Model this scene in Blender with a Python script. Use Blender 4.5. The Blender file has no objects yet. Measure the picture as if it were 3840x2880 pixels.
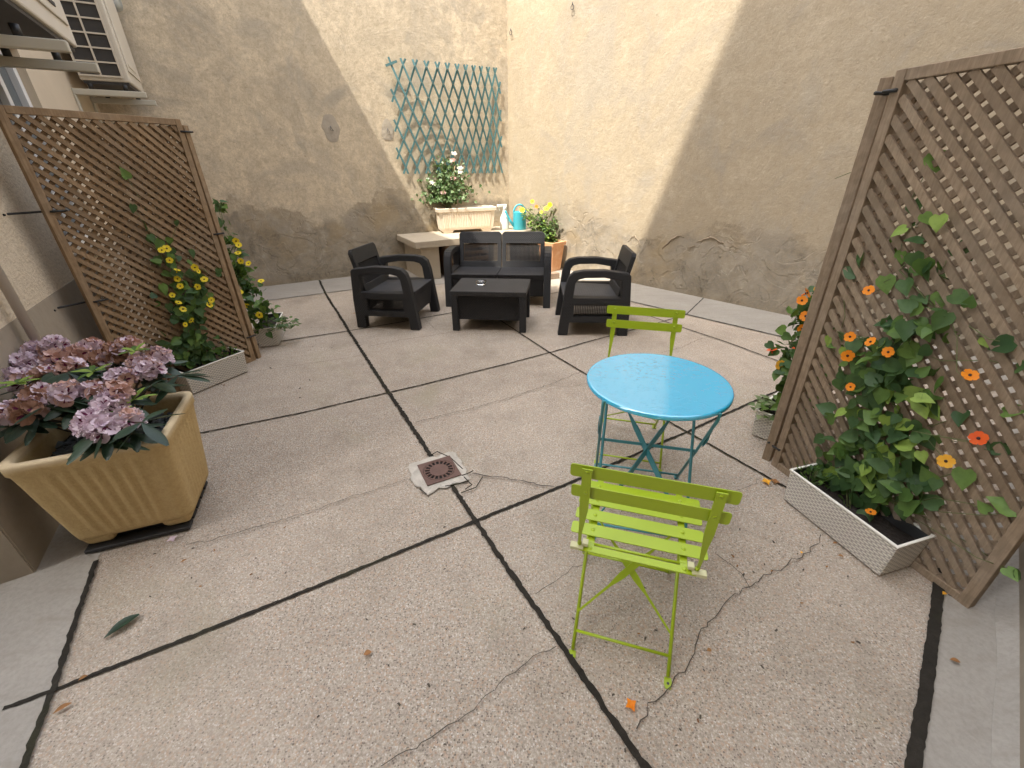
import bpy, bmesh, math, random
from mathutils import Vector, Matrix, noise
from mathutils.geometry import tessellate_polygon
random.seed(7)
R = math.radians
S = bpy.context.scene
COL = S.collection
# ------------------------------------------------------------------ camera
CAM_H, F_PX, PITCH, ROLL = 1.5323, 1574.66, R(27.421), R(-0.5735)
cd = bpy.data.cameras.new('camera'); cam = bpy.data.objects.new('camera', cd); COL.objects.link(cam)
cd.sensor_width = 36; cd.lens = 36*F_PX/3840; cd.clip_start = 0.02; cd.clip_end = 500
cam.matrix_world = Matrix.Translation((0, 0, CAM_H)) @ Matrix.Rotation(R(90)-PITCH, 4, 'X') @ Matrix.Rotation(ROLL, 4, 'Z')
S.camera = cam
# ------------------------------------------------------------------ light
SUN = Vector((-.311, -.4266, 1)).normalized()
EXPOSURE, SUN_E, SKY_E = 2.63, 2.0, 0.15
w = bpy.data.worlds.new('World'); S.world = w; w.use_nodes = True
wn = w.node_tree; bgn = wn.nodes['Background']
sky = wn.nodes.new('ShaderNodeTexSky'); sky.sky_type = 'NISHITA'; sky.sun_disc = False
sky.sun_elevation = math.asin(SUN.z); sky.sun_rotation = math.atan2(SUN.x, SUN.y)
sky.air_density = 1.0; sky.dust_density = 3.0; sky.ozone_density = 1.0
hs = wn.nodes.new('ShaderNodeHueSaturation'); hs.inputs['Saturation'].default_value = 0.35
wn.links.new(sky.outputs[0], hs.inputs['Color']); wn.links.new(hs.outputs[0], bgn.inputs[0])
bgn.inputs[1].default_value = SKY_E
sd = bpy.data.lights.new('sun', 'SUN'); so = bpy.data.objects.new('sun', sd); COL.objects.link(so)
sd.energy = SUN_E; sd.angle = R(.4); sd.color = (.66, .61, .53)   # warm tint held below white to dim the sun
so.rotation_euler = SUN.to_track_quat('Z', 'Y').to_euler(); so.location = (0, 0, 12)
S.view_settings.view_transform = 'Standard'; S.view_settings.look = 'None'
S.view_settings.gamma = 1; S.view_settings.exposure = EXPOSURE
S.cycles.max_bounces = 10; S.cycles.diffuse_bounces = 6; S.cycles.transparent_max_bounces = 12

# ------------------------------------------------------------------ survey helpers: a sighted direction -> a place on a real surface
CR = cam.matrix_world.to_3x3(); CO = Vector((0, 0, CAM_H))
def ray(px, py): return (CR @ Vector(((px-1920)/F_PX, -(py-1440)/F_PX, -1)))
def G(px, py, z=0.0):
    d = ray(px, py); t = (z-CAM_H)/d.z; return CO + d*t
def OnP(px, py, p0, n):
    d = ray(px, py); t = (Vector(p0)-CO).dot(n)/d.dot(n); return CO + d*t
def D(px, py, depth): return CO + ray(px, py)*depth

# ------------------------------------------------------------------ materials
class NT:
    def __init__(s, name):
        s.m = bpy.data.materials.new(name); s.m.use_nodes = True; s.t = s.m.node_tree
        s.b = s.t.nodes['Principled BSDF']; s.co = None
    def n(s, typ, **k):
        nd = s.t.nodes.new('ShaderNode'+typ)
        for a, v in k.items(): setattr(nd, a, v)
        return nd
    def l(s, a, b): s.t.links.new(a, b)
    def set(s, sock, v):
        if hasattr(v, 'is_output'): s.l(v, sock)
        elif isinstance(v, (tuple, list)) and sock.type == 'RGBA': sock.default_value = tuple(v)+((1,) if len(v) == 3 else ())
        else: sock.default_value = v
    def coord(s, kind='Object'):
        if not s.co: s.co = s.n('TexCoord')
        return s.co.outputs[kind]
    def noise(s, scale, detail=4, rough=.55, vec=None, dist=0):
        nd = s.n('TexNoise'); nd.inputs['Scale'].default_value = scale; nd.inputs['Detail'].default_value = detail
        nd.inputs['Roughness'].default_value = rough; nd.inputs['Distortion'].default_value = dist
        s.l(vec if vec is not None else s.coord(), nd.inputs['Vector']); return nd.outputs['Fac']
    def voro(s, scale, feature='F1', out='Distance', vec=None, rnd=1):
        nd = s.n('TexVoronoi', feature=feature); nd.inputs['Scale'].default_value = scale
        nd.inputs['Randomness'].default_value = rnd
        s.l(vec if vec is not None else s.coord(), nd.inputs['Vector']); return nd.outputs[out]
    def ramp(s, fac, stops, interp='LINEAR'):
        nd = s.n('ValToRGB'); cr = nd.color_ramp; cr.interpolation = interp
        while len(cr.elements) < len(stops): cr.elements.new(.5)
        for e, (p, c) in zip(cr.elements, stops):
            e.position = p; e.color = (c, c, c, 1) if not isinstance(c, (tuple, list)) else tuple(c)+(1,)
        s.l(fac, nd.inputs[0]); return nd.outputs[0]
    def mix(s, f, a, b, blend='MIX'):
        nd = s.n('Mix', data_type='RGBA', blend_type=blend)
        s.set(nd.inputs[0], f); s.set(nd.inputs[6], a); s.set(nd.inputs[7], b); return nd.outputs[2]
    def math(s, op, a, b=0, c=0, clamp=False):
        nd = s.n('Math', operation=op, use_clamp=clamp)
        for i, v in enumerate((a, b, c)): s.set(nd.inputs[i], v)
        return nd.outputs[0]
    def mapr(s, v, a, b, c=0, d=1, smooth=True):
        nd = s.n('MapRange', interpolation_type='SMOOTHSTEP' if smooth else 'LINEAR')
        for i, x in enumerate((v, a, b, c, d)): s.set(nd.inputs[i], x)
        return nd.outputs[0]
    def sep(s, v):
        nd = s.n('SeparateXYZ'); s.l(v, nd.inputs[0]); return nd.outputs
    def scale(s, v, sc):
        nd = s.n('Mapping'); nd.inputs['Scale'].default_value = sc; s.l(v, nd.inputs[0]); return nd.outputs[0]
    def bump(s, h, dist=.01, strength=1, normal=None):
        nd = s.n('Bump'); nd.inputs['Strength'].default_value = strength; nd.inputs['Distance'].default_value = dist
        s.l(h, nd.inputs['Height'])
        if normal is not None: s.l(normal, nd.inputs['Normal'])
        return nd.outputs[0]
    def fin(s, col, rough=.6, normal=None, metal=0, spec=.5, **k):
        s.set(s.b.inputs['Base Color'], col); s.set(s.b.inputs['Roughness'], rough)
        s.b.inputs['Metallic'].default_value = metal; s.b.inputs['Specular IOR Level'].default_value = spec
        if normal is not None: s.l(normal, s.b.inputs['Normal'])
        for a, v in k.items(): s.set(s.b.inputs[a], v)
        return s.m
def simple(name, col, rough=.6, var=.15, scale=25, metal=0, spec=.5, bump=0, **k):
    n = NT(name); f = n.noise(scale, 5)
    c = n.mix(f, tuple(x*(1-var) for x in col), tuple(min(1, x*(1+var)) for x in col))
    return n.fin(c, rough, n.bump(f, bump) if bump else None, metal, spec, **k)

def mat_paving():
    n = NT('exposed_aggregate'); big = n.noise(.7, 4, .6); mid = n.noise(6, 5, .65); fine = n.noise(120, 3, .75); gr = n.noise(70, 3, .6)
    vc = n.voro(165, out='Color'); vd = n.voro(165); chip = n.sep(vc); core = n.mapr(vd, .62, .35)
    c = n.mix(n.ramp(fine, [(.36, 0), (.64, 1)]), (.275, .226, .178), (.61, .535, .445))
    c = n.mix(n.ramp(gr, [(.36, .42), (.52, 0)]), c, (.19, .155, .122))
    c = n.mix(n.math('MULTIPLY', n.mapr(chip[0], .80, .86), core), c, (.66, .61, .54))
    c = n.mix(n.math('MULTIPLY', n.mapr(chip[1], .80, .86), core), c, (.12, .096, .076))
    c = n.mix(n.math('MULTIPLY', n.mapr(chip[2], .84, .9), .7), c, (.46, .31, .21))
    sp = n.voro(14); c = n.mix(n.math('MULTIPLY', n.mapr(sp, .06, .035), n.mapr(n.noise(3, 2), .48, .6)), c, (.035, .028, .022))
    c = n.mix(n.ramp(mid, [(.30, .35), (.70, 0)]), c, (.22, .18, .14))
    c = n.mix(n.ramp(big, [(.35, 0), (.7, .35)]), c, (.58, .49, .395))
    c = n.mix(n.ramp(n.noise(1.9, 6, .7), [(.5, 0), (.72, .45)]), c, (.21, .175, .13))
    c = n.mix(n.ramp(n.noise(1.1, 5, .6, None, 1.), [(.56, 0), (.72, .35)]), c, (.34, .31, .20))
    h = n.math('ADD', n.math('MULTIPLY', vd, .6), n.math('MULTIPLY', fine, .9))
    return n.fin(c, .82, n.bump(h, .005, .9), spec=.3)
def mat_border():
    n = NT('trowelled_concrete'); a = n.noise(2.5, 6, .65); f = n.noise(60, 4, .7)
    c = n.mix(a, (.27, .245, .21), (.42, .39, .345)); c = n.mix(n.ramp(f, [(.35, .35), (.6, 0)]), c, (.22, .195, .165))
    st = n.noise(3, 5, .6, n.scale(n.coord(), (1, 5, 1))); c = n.mix(n.ramp(st, [(.5, 0), (.8, .45)]), c, (.23, .195, .155))
    return n.fin(c, .85, n.bump(n.math('ADD', f, n.math('MULTIPLY', a, 2)), .004, .7), spec=.3)
def mat_plaster(name, seed, base=(.55, .455, .325), zb=.85):
    n = NT(name); mp = n.n('Mapping'); mp.inputs['Location'].default_value = (seed*3.1, seed*1.7, 0); n.l(n.coord(), mp.inputs[0]); v = mp.outputs[0]
    z = n.sep(n.coord())[2]
    b1 = n.noise(.55, 5, .6, v, .3); b2 = n.noise(2.2, 6, .7, v, .6); b3 = n.noise(9, 6, .7, v); b4 = n.noise(55, 4, .65, v)
    c = n.mix(n.ramp(b1, [(.3, 0), (.7, 1)]), tuple(x*.88 for x in base), tuple(x*1.1 for x in base))
    c = n.mix(n.ramp(b2, [(.44, 0), (.72, .6)]), c, (.40, .345, .265))
    c = n.mix(n.ramp(n.noise(1.3, 5, .65, v, 1.), [(.52, 0), (.62, .55)]), c, (.35, .315, .265))
    c = n.mix(n.ramp(b3, [(.38, .28), (.56, 0)]), c, (.42, .345, .24))
    c = n.mix(n.ramp(n.noise(3.1, 6, .7, v), [(.54, 0), (.74, .4)]), c, (.66, .58, .455))
    # rain streaks
    stv = n.scale(v, (2.6, 2.6, .35)); c = n.mix(n.ramp(n.noise(1.6, 5, .6, stv), [(.56, 0), (.78, .22)]), c, (.42, .36, .27))
    # rising damp: tide lines of shape
    lim = n.math('ADD', n.math('ADD', n.math('MULTIPLY', n.noise(.75, 7, .7, v), 1.5), n.math('MULTIPLY', n.noise(5, 5, .7, v), .22)), zb-.86)
    dd = n.math('SUBTRACT', lim, z)
    damp = n.mapr(dd, -.05, .16)
    dc = n.mix(n.ramp(n.noise(2.6, 6, .7, v, .8), [(.36, 0), (.64, 1)]), (.17, .152, .122), (.44, .39, .315))
    dc = n.mix(n.ramp(n.noise(1.9, 5, .6, v, .5), [(.5, 0), (.66, .75)]), dc, (.38, .29, .17))
    dc = n.mix(n.ramp(n.noise(4.5, 6, .7, v), [(.58, 0), (.75, .6)]), dc, (.19, .175, .15))
    dc = n.mix(n.ramp(n.noise(14, 5, .7, v), [(.35, .35), (.6, 0)]), dc, (.20, .17, .125))
    c = n.mix(n.math('MULTIPLY', damp, .95), c, dc)
    ring = n.math('MULTIPLY', n.mapr(dd, -.05, 0.0), n.mapr(dd, .09, .01)); ring = n.math('MULTIPLY', ring, n.mapr(n.noise(1.7, 3, .5, v), .40, .6))
    c = n.mix(n.math('MULTIPLY', ring, .6), c, (.25, .205, .145))
    foot = n.mapr(z, .16, .0); c = n.mix(n.math('MULTIPLY', n.math('MULTIPLY', foot, n.noise(5, 4, .6, v)), .8), c, (.21, .165, .11))
    pit = n.voro(26, vec=v); pm = n.math('MULTIPLY', n.mapr(pit, .13, .06), n.mapr(b2, .5, .62)); c = n.mix(n.math('MULTIPLY', pm, .5), c, (.26, .21, .15))
    c = n.mix(n.ramp(n.noise(15, 7, .78, v, .5), [(.40, .42), (.56, 0)]), c, (.36, .295, .205))
    c = n.mix(n.ramp(n.noise(7, 6, .75, n.scale(v, (1, 1, 2.6)), 1.2), [(.56, 0), (.70, .35)]), c, (.66, .58, .45))
    c = n.mix(n.ramp(n.noise(1.0, 6, .7, v, 1.5), [(.50, 0), (.62, .4)]), c, (.37, .335, .28))
    c = n.mix(n.ramp(n.noise(30, 4, .7, n.scale(v, (1, 1, 1.8)), .8), [(.30, .55), (.42, 0)]), c, (.30, .245, .17))
    c = n.mix(n.ramp(b4, [(.36, .3), (.52, 0)]), c, (.38, .315, .225))
    peel = n.math('MULTIPLY', n.mapr(n.noise(2.4, 4, .6, v, .9), .53, .55), damp)
    h = n.math('ADD', n.math('MULTIPLY', b4, .22), n.math('MULTIPLY', b3, .5)); h = n.math('ADD', h, n.math('MULTIPLY', b2, .6))
    h = n.math('SUBTRACT', h, n.math('MULTIPLY', peel, .45)); h = n.math('SUBTRACT', h, n.math('MULTIPLY', pm, .35))
    return n.fin(c, .92, n.bump(h, .016, .8), spec=.2)
def mat_roughcast():
    n = NT('roughcast'); a = n.noise(38, 4, .7, n.scale(n.coord(), (1, 1, 1.7))); b = n.noise(4, 4)
    c = n.mix(b, (.66, .56, .42), (.78, .68, .53)); c = n.mix(n.ramp(a, [(.35, .35), (.55, 0)]), c, (.36, .28, .19))
    return n.fin(c, .9, n.bump(a, .012, 1), spec=.2)
def mat_wood(name, c1, c2, along=(1, 1, 1), gz=False):
    n = NT(name); g = n.noise(9, 5, .65, n.scale(n.coord(), (14, 14, 1.0))); b = n.noise(2.6, 3); ri = n.n('ObjectInfo').outputs['Random']
    sl = n.noise(23, 2, .5)
    isl = n.n('NewGeometry').outputs['Random Per Island']
    c = n.mix(n.ramp(g, [(.3, 0), (.7, 1)]), c1, c2); c = n.mix(n.math('MULTIPLY', isl, .6), c, tuple(x*.62 for x in c1)); c = n.mix(n.ramp(b, [(.45, 0), (.75, .4)]), c, (.30, .26, .21))
    c = n.mix(n.ramp(sl, [(.42, .3), (.6, 0)]), c, tuple(x*.55 for x in c1))
    return n.fin(c, .75, n.bump(g, .002, .6), spec=.3)
def mat_weave(name, col, sx, sz, rough=.5, contrast=.55, depth=.004):
    """staggered basket weave, worked in the piece's own metres: across, along = (x+y, z)"""
    n = NT(name); x, y, z = n.sep(n.coord())
    nb = n.n('TexBrick'); cmb = n.n('CombineXYZ'); n.l(n.math('ADD', x, y), cmb.inputs[0]); n.l(n.math('ADD', z, n.math('MULTIPLY', n.math('SUBTRACT', y, x), 0)), cmb.inputs[1])
    mp = n.scale(cmb.outputs[0], (1/sx, 1/sz, 1))
    sx_ = n.sep(mp)
    row = n.math('FLOOR', sx_[1]); odd = n.math('MULTIPLY', n.math('MODULO', n.math('ABSOLUTE', row), 2), .5)
    fx = n.math('FRACT', n.math('ADD', sx_[0], odd)); fz = n.math('FRACT', sx_[1])
    hx = n.math('SINE', n.math('MULTIPLY', fx, math.pi)); hz = n.math('SINE', n.math('MULTIPLY', fz, math.pi))
    h = n.math('MULTIPLY', n.math('POWER', hx, .6), n.math('POWER', hz, .6))
    c = n.mix(n.mapr(h, .25, .8), tuple(v*(1-contrast) for v in col), col)
    c = n.mix(n.ramp(n.noise(7, 4), [(.4, 0), (.75, .18)]), c, tuple(v*.6 for v in col))
    return n.fin(c, rough, n.bump(h, depth, .9), spec=.4)
def mat_rib(name, col, pitch, rough=.5, depth=.003):
    n = NT(name); x, y, z = n.sep(n.coord())
    h = n.math('ABSOLUTE', n.math('SINE', n.math('MULTIPLY', x, math.pi/pitch)))
    h2 = n.math('ABSOLUTE', n.math('SINE', n.math('MULTIPLY', n.math('ADD', y, z), math.pi/(pitch*1.4))))
    h = n.math('ADD', n.math('MULTIPLY', h, .75), n.math('MULTIPLY', h2, .25))
    c = n.mix(n.mapr(h, .2, .8), tuple(v*.6 for v in col), col)
    c = n.mix(n.ramp(n.noise(5, 4), [(.45, 0), (.75, .5)]), c, tuple(v*1.7 for v in col))
    return n.fin(c, rough, n.bump(h, depth, .8), spec=.4)
def mat_leaf(name, c1, c2, rough=.52, transl=.25):
    n = NT(name); ri = n.n('ObjectInfo').outputs['Random']; g = n.n('NewGeometry')
    c = n.mix(g.outputs['Random Per Island'], c1, c2)
    c = n.mix(n.ramp(n.noise(40, 3), [(.4, 0), (.7, .4)]), c, tuple(x*.6 for x in c1))
    m = n.fin(c, rough, n.bump(n.noise(60, 2), .002, .5), spec=.35)
    tr = n.n('BsdfTranslucent'); n.l(n.mix(.4, c, (.25, .4, .05)), tr.inputs[0]); mx = n.n('MixShader'); mx.inputs[0].default_value = transl
    out = [x for x in n.t.nodes if x.type == 'OUTPUT_MATERIAL'][0]
    n.l(n.b.outputs[0], mx.inputs[1]); n.l(tr.outputs[0], mx.inputs[2]); n.l(mx.outputs[0], out.inputs[0]); return m
def mat_petal(name, c1, c2, transl=.25):
    n = NT(name); g = n.n('NewGeometry'); c = n.mix(g.outputs['Random Per Island'], c1, c2)
    m = n.fin(c, .55, spec=.25)
    tr = n.n('BsdfTranslucent'); n.l(c, tr.inputs[0]); mx = n.n('MixShader'); mx.inputs[0].default_value = transl
    out = [x for x in n.t.nodes if x.type == 'OUTPUT_MATERIAL'][0]
    n.l(n.b.outputs[0], mx.inputs[1]); n.l(tr.outputs[0], mx.inputs[2]); n.l(mx.outputs[0], out.inputs[0]); return m
def mat_glass():
    n = NT('clear_glass'); return n.fin((.95, .97, .97), .03, **{'Transmission Weight': 1.0, 'IOR': 1.45})
def mat_joint():
    n = NT('mossy_joint'); a = n.noise(30, 5, .7); b = n.noise(2.2, 4)
    c = n.mix(a, (.012, .011, .009), (.05, .043, .034)); c = n.mix(n.ramp(b, [(.55, 0), (.7, .55)]), c, (.055, .060, .022))
    return n.fin(c, .95, n.bump(a, .012, 1), spec=.15)
def mat_table():
    n = NT('turquoise_paint_wet'); f = n.noise(3, 3)
    vo = n.noise(46, 2, .5, n.scale(n.coord(), (1, 1.9, 1)), .3); wet = n.math('MULTIPLY', n.mapr(vo, .60, .63), n.mapr(n.noise(5, 2), .44, .54)); bp_ = n.bump(wet, .003, .6)
    c = n.mix(f, (.003, .42, .69), (.005, .45, .73))
    return n.fin(c, n.mapr(wet, 0, 1, .15, .08), bp_, spec=.4, **{'Coat Normal': bp_, 'Coat Weight': 1.0, 'Coat Roughness': .015, 'Coat IOR': 2.4})
def mat_stone():
    n = NT('sandstone_pot'); a = n.noise(70, 4, .7); b = n.noise(3, 5, .6); z = n.sep(n.coord())[2]
    c = n.mix(b, (.44, .31, .135), (.57, .43, .22)); c = n.mix(n.ramp(a, [(.35, .35), (.6, 0)]), c, (.34, .22, .09))
    c = n.mix(n.math('MULTIPLY', n.mapr(n.math('ADD', z, n.math('MULTIPLY', b, .03)), .515, .545), .5), c, (.68, .58, .42))
    return n.fin(c, .85, n.bump(n.math('ADD', a, n.math('MULTIPLY', b, 2)), .003, .8), spec=.25)
def mat_terra(name, c1, c2, bloom):
    n = NT(name); b = n.noise(4.5, 5, .65); c = n.mix(b, c1, c2); c = n.mix(n.ramp(n.noise(9, 5, .7), [(.45, 0), (.7, .6)]), c, bloom)
    return n.fin(c, .88, n.bump(n.noise(80, 4), .002, .6), spec=.2)

M = {}
M['paving'] = mat_paving(); M['border'] = mat_border(); M['joint'] = mat_joint()
M['plasterL'] = mat_plaster('stained_plaster_shady', 1.3, (.72, .61, .45), 1.02)
M['plasterR'] = mat_plaster('stained_plaster_peeling', 4.2, (.45, .377, .273), .80)
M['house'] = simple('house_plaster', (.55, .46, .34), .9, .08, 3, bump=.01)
M['house_dk'] = simple('dull_house_plaster', (.24, .21, .175), .9, .1, 3); M['roughcast'] = mat_roughcast(); M['plinth'] = simple('grey_plinth_render', (.33, .28, .215), .9, .14, 14, bump=.006)
M['wood'] = mat_wood('weathered_pine', (.27, .175, .095), (.41, .29, .175))
M['woodR'] = mat_wood('grey_weathered_pine', (.235, .168, .108), (.37, .278, .19))
M['planter'] = mat_weave('white_weave', (.74, .69, .60), .030, .0105, .55, .45, .006)
M['planter_in'] = simple('dark_planter_liner', (.03, .03, .03), .7)
M['cream_rim'] = simple('cream_rim', (.80, .77, .70), .5, .04)
M['rattan'] = mat_weave('anthracite_weave', (.026, .026, .029), .026, .0145, .5, .8, .008)
M['rattan_rib'] = mat_rib('anthracite_ribs', (.034, .034, .037), .017, .5, .005)
M['soil'] = simple('potting_soil', (.022, .016, .012), .95, .5, 60, bump=.02)
M['green_metal'] = simple('lime_paint', (.315, .42, .012), .3, .04, 8, spec=.5)
M['white_cap'] = simple('yellowed_plastic_cap', (.52, .50, .28), .5, .1)
M['blue_top'] = mat_table()
M['blue_metal'] = simple('turquoise_paint', (.05, .235, .27), .38, .1, 20)
M['steel_dark'] = simple('dark_steel', (.05, .05, .055), .5, .2)
M['ac'] = simple('cream_enamel', (.60, .545, .45), .45, .06, 6); M['ac_dark'] = simple('coil_black', (.035, .033, .032), .6, .2)
M['bracket'] = simple('bracket_enamel', (.50, .47, .385), .5, .08, 8)
M['zinc'] = simple('zinc_sheet', (.42, .45, .45), .35, .1, 6, metal=.6); M['pipe'] = simple('grey_pvc', (.50, .45, .39), .5, .06)
M['white_frame'] = simple('white_frame', (.78, .78, .77), .4, .04)
M['pane'] = simple('dark_pane', (.10, .12, .13), .06, .1, spec=.8); M['blind'] = simple('white_blind', (.72, .73, .74), .6, .06)
M['tie'] = simple('black_tie', (.015, .015, .015), .5)
M['stone'] = mat_stone(); M['slate'] = simple('slate_chips', (.11, .125, .135), .6, .55, 30)
M['terra'] = mat_terra('pale_terracotta', (.78, .66, .51), (.86, .77, .64), (.88, .81, .70))
M['terra2'] = mat_terra('orange_terracotta', (.60, .30, .15), (.70, .38, .20), (.76, .55, .38))
M['bench'] = simple('cast_stone', (.42, .36, .275), .9, .15, 9, bump=.006)
M['rust'] = simple('rusty_cast_iron', (.115, .058, .042), .6, .3, 30, bump=.003); M['hole'] = simple('drain_dark', (.006, .005, .004), .9)
M['mortar'] = simple('pale_mortar', (.47, .43, .37), .92, .4, 22, bump=.02)
M['leaf'] = mat_leaf('vine_leaf', (.075, .15, .032), (.15, .25, .055)); M['leaf_dk'] = mat_leaf('vine_leaf_dark', (.04, .09, .032), (.08, .15, .045))
M['leaf_lt'] = mat_leaf('young_leaf', (.22, .33, .05), (.30, .42, .09)); M['ivy'] = mat_leaf('ivy_leaf', (.13, .19, .07), (.30, .34, .19))
M['rhodo'] = mat_leaf('rhododendron_leaf', (.016, .036, .024), (.035, .065, .038), .38, .08)
M['rose_leaf'] = mat_leaf('rose_leaf', (.08, .15, .055), (.24, .32, .16), .3)
M['stem'] = simple('green_stem', (.12, .14, .05), .7); M['bark'] = simple('woody_stem', (.06, .045, .03), .9); M['cane'] = simple('bamboo', (.50, .36, .18), .6)
M['yel'] = mat_petal('yellow_petal', (.85, .62, .02), (.90, .72, .05)); M['ora'] = mat_petal('orange_petal', (.80, .20, .012), (.86, .30, .02))
M['red'] = mat_petal('red_orange_petal', (.62, .06, .012), (.74, .12, .015)); M['amber'] = mat_petal('amber_petal', (.86, .40, .03), (.88, .48, .06))
M['eye'] = simple('dark_eye', (.02, .006, .008), .7)
M['lilac'] = mat_petal('lilac_petal', (.58, .44, .53), (.80, .68, .73), .2); M['peach'] = mat_petal('fading_petal', (.50, .28, .21), (.68, .48, .44), .2)
M['blotch'] = mat_petal('purple_blotch', (.10, .012, .05), (.16, .02, .07), .1); M['brownp'] = mat_petal('withered_petal', (.28, .15, .10), (.46, .27, .19), .1)
M['whitep'] = mat_petal('white_petal', (.80, .76, .70), (.85, .80, .72))
M['trellis'] = simple('teal_trellis', (.085, .20, .21), .6, .25, 30)
M['glass'] = mat_glass(); M['white_pl'] = simple('white_plastic', (.80, .80, .76), .4, .04); M['can'] = simple('turquoise_plastic', (.05, .42, .54), .35, .06)
M['dry'] = mat_leaf('dry_leaf', (.20, .085, .035), (.42, .20, .07), .7, .1); M['crate'] = mat_wood('crate_wood', (.14, .085, .05), (.22, .14, .085))
M['cement'] = simple('grey_cement_patch', (.40, .35, .28), .9, .2, 14, bump=.008); M['brick'] = simple('old_brick', (.28, .20, .14), .9, .25, 20, bump=.006)

# ------------------------------------------------------------------ mesh builder
class MB:
    def __init__(s): s.v = []; s.f = []; s.mi = []; s.sm = []; s.mats = []
    def idx(s, m):
        if m not in s.mats: s.mats.append(m)
        return s.mats.index(m)
    def add(s, vs, fs, m, smooth=False):
        o = len(s.v); s.v += [Vector(x) for x in vs]; i = s.idx(m)
        for f in fs: s.f.append(tuple(o+k for k in f)); s.mi.append(i); s.sm.append(smooth)
    def box(s, c, d, m, mat=None):
        x, y, z = d[0]/2, d[1]/2, d[2]/2; c = Vector(c)
        vs = [Vector((a*x, b*y, e*z)) for e in (-1, 1) for b in (-1, 1) for a in (-1, 1)]
        if mat: vs = [mat @ v for v in vs]
        s.add([v+c for v in vs], [(0, 2, 3, 1), (4, 5, 7, 6), (0, 1, 5, 4), (2, 6, 7, 3), (0, 4, 6, 2), (1, 3, 7, 5)], m)
    def hexa(s, lo, hi, m):
        """a block from two matching quads"""
        n = len(lo); fs = [tuple(reversed(range(n))), tuple(range(n, 2*n))]+[(k, (k+1) % n, n+(k+1) % n, n+k) for k in range(n)]
        s.add(list(lo)+list(hi), fs, m)
    def bar(s, a, b, wd, th, m, up=(0, 0, 1)):
        """rectangular bar a->b: wd across, th along 'up'"""
        a, b = Vector(a), Vector(b); t = (b-a).normalized(); up = Vector(up); x = t.cross(up).normalized(); u = x.cross(t).normalized()
        q = [x*wd/2+u*th/2, -x*wd/2+u*th/2, -x*wd/2-u*th/2, x*wd/2-u*th/2]
        s.hexa([a+k for k in q], [b+k for k in q], m)
    def tube(s, pts, r, m, seg=8, cap=True):
        pts = [Vector(p) for p in pts]; rs = r if isinstance(r, (list, tuple)) else [r]*len(pts); rings = []
        prev = None
        for i, p in enumerate(pts):
            t = (pts[min(i+1, len(pts)-1)]-pts[max(i-1, 0)]).normalized()
            if prev is None: x = t.orthogonal().normalized()
            else: x = (prev-t*prev.dot(t)).normalized()
            prev = x; y = t.cross(x)
            rings.append([p+(x*math.cos(2*math.pi*k/seg)+y*math.sin(2*math.pi*k/seg))*rs[i] for k in range(seg)])
        fs = []
        for i in range(len(pts)-1):
            for k in range(seg): fs.append((i*seg+k, i*seg+(k+1) % seg, (i+1)*seg+(k+1) % seg, (i+1)*seg+k))
        if cap: fs += [tuple(reversed(range(seg))), tuple((len(pts)-1)*seg+k for k in range(seg))]
        s.add([v for r_ in rings for v in r_], fs, m, True)
    def lathe(s, prof, m, seg=32, c=(0, 0, 0), close=True):
        c = Vector(c); vs = [c+Vector((r*math.cos(2*math.pi*k/seg), r*math.sin(2*math.pi*k/seg), z)) for r, z in prof for k in range(seg)]
        fs = [(i*seg+k, i*seg+(k+1) % seg, (i+1)*seg+(k+1) % seg, (i+1)*seg+k) for i in range(len(prof)-1) for k in range(seg)]
        if close: fs += [tuple(reversed(range(seg))), tuple((len(prof)-1)*seg+k for k in range(seg))]
        s.add(vs, fs, m, True)
    def profile(s, loops, axis, t0, t1, m):
        """flat outline (with holes) pulled from t0 to t1 along 'axis' ('x','y','z')"""
        def P(a, b, t): return {'x': (t, a, b), 'y': (a, t, b), 'z': (a, b, t)}[axis]
        flat = [p for l in loops for p in l]; n = len(flat)
        tri = tessellate_polygon([[Vector((a, b, 0)) for a, b in l] for l in loops])
        vs = [P(a, b, t0) for a, b in flat]+[P(a, b, t1) for a, b in flat]; fs = [tuple(t) for t in tri]+[tuple(n+k for k in reversed(t)) for t in tri]
        o = 0
        for l in loops:
            k = len(l)
            for i in range(k): fs.append((o+i, o+(i+1) % k, n+o+(i+1) % k, n+o+i))
            o += k
        s.add(vs, fs, m)
    def build(s, name, parent=None, bevel=0, seg=2, loc=None, rot=0, fix=True):
        me = bpy.data.meshes.new(name); me.from_pydata([tuple(v) for v in s.v], [], s.f)
        for m in s.mats: me.materials.append(m)
        me.polygons.foreach_set('material_index', s.mi); me.polygons.foreach_set('use_smooth', s.sm)
        if fix:
            bm = bmesh.new(); bm.from_mesh(me); bmesh.ops.recalc_face_normals(bm, faces=bm.faces); bm.to_mesh(me); bm.free()
        me.update()
        o = bpy.data.objects.new(name, me); COL.objects.link(o)
        if parent: o.parent = parent
        if loc is not None: o.location = loc
        o.rotation_euler.z = rot
        if bevel:
            b = o.modifiers.new('edge', 'BEVEL'); b.width = bevel; b.segments = seg; b.limit_method = 'ANGLE'; b.angle_limit = R(40)
            b.use_clamp_overlap = True
        return o
def tag(o, label, cat, group=None):
    o['label'] = label; o['category'] = cat
    if group: o['group'] = group
    return o
def thing(name, label, cat, loc=(0, 0, 0), rot=0, group=None):
    o = bpy.data.objects.new(name, None); COL.objects.link(o); o.location = loc; o.rotation_euler.z = rot; o.empty_display_size = .1
    return tag(o, label, cat, group)
def structure(o, kind='structure'): o['kind'] = kind; return o
def copy_tree(o, parent=None):
    c = o.copy(); COL.objects.link(c)
    if parent: c.parent = parent
    for ch in list(o.children): copy_tree(ch, c)
    return c
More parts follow.
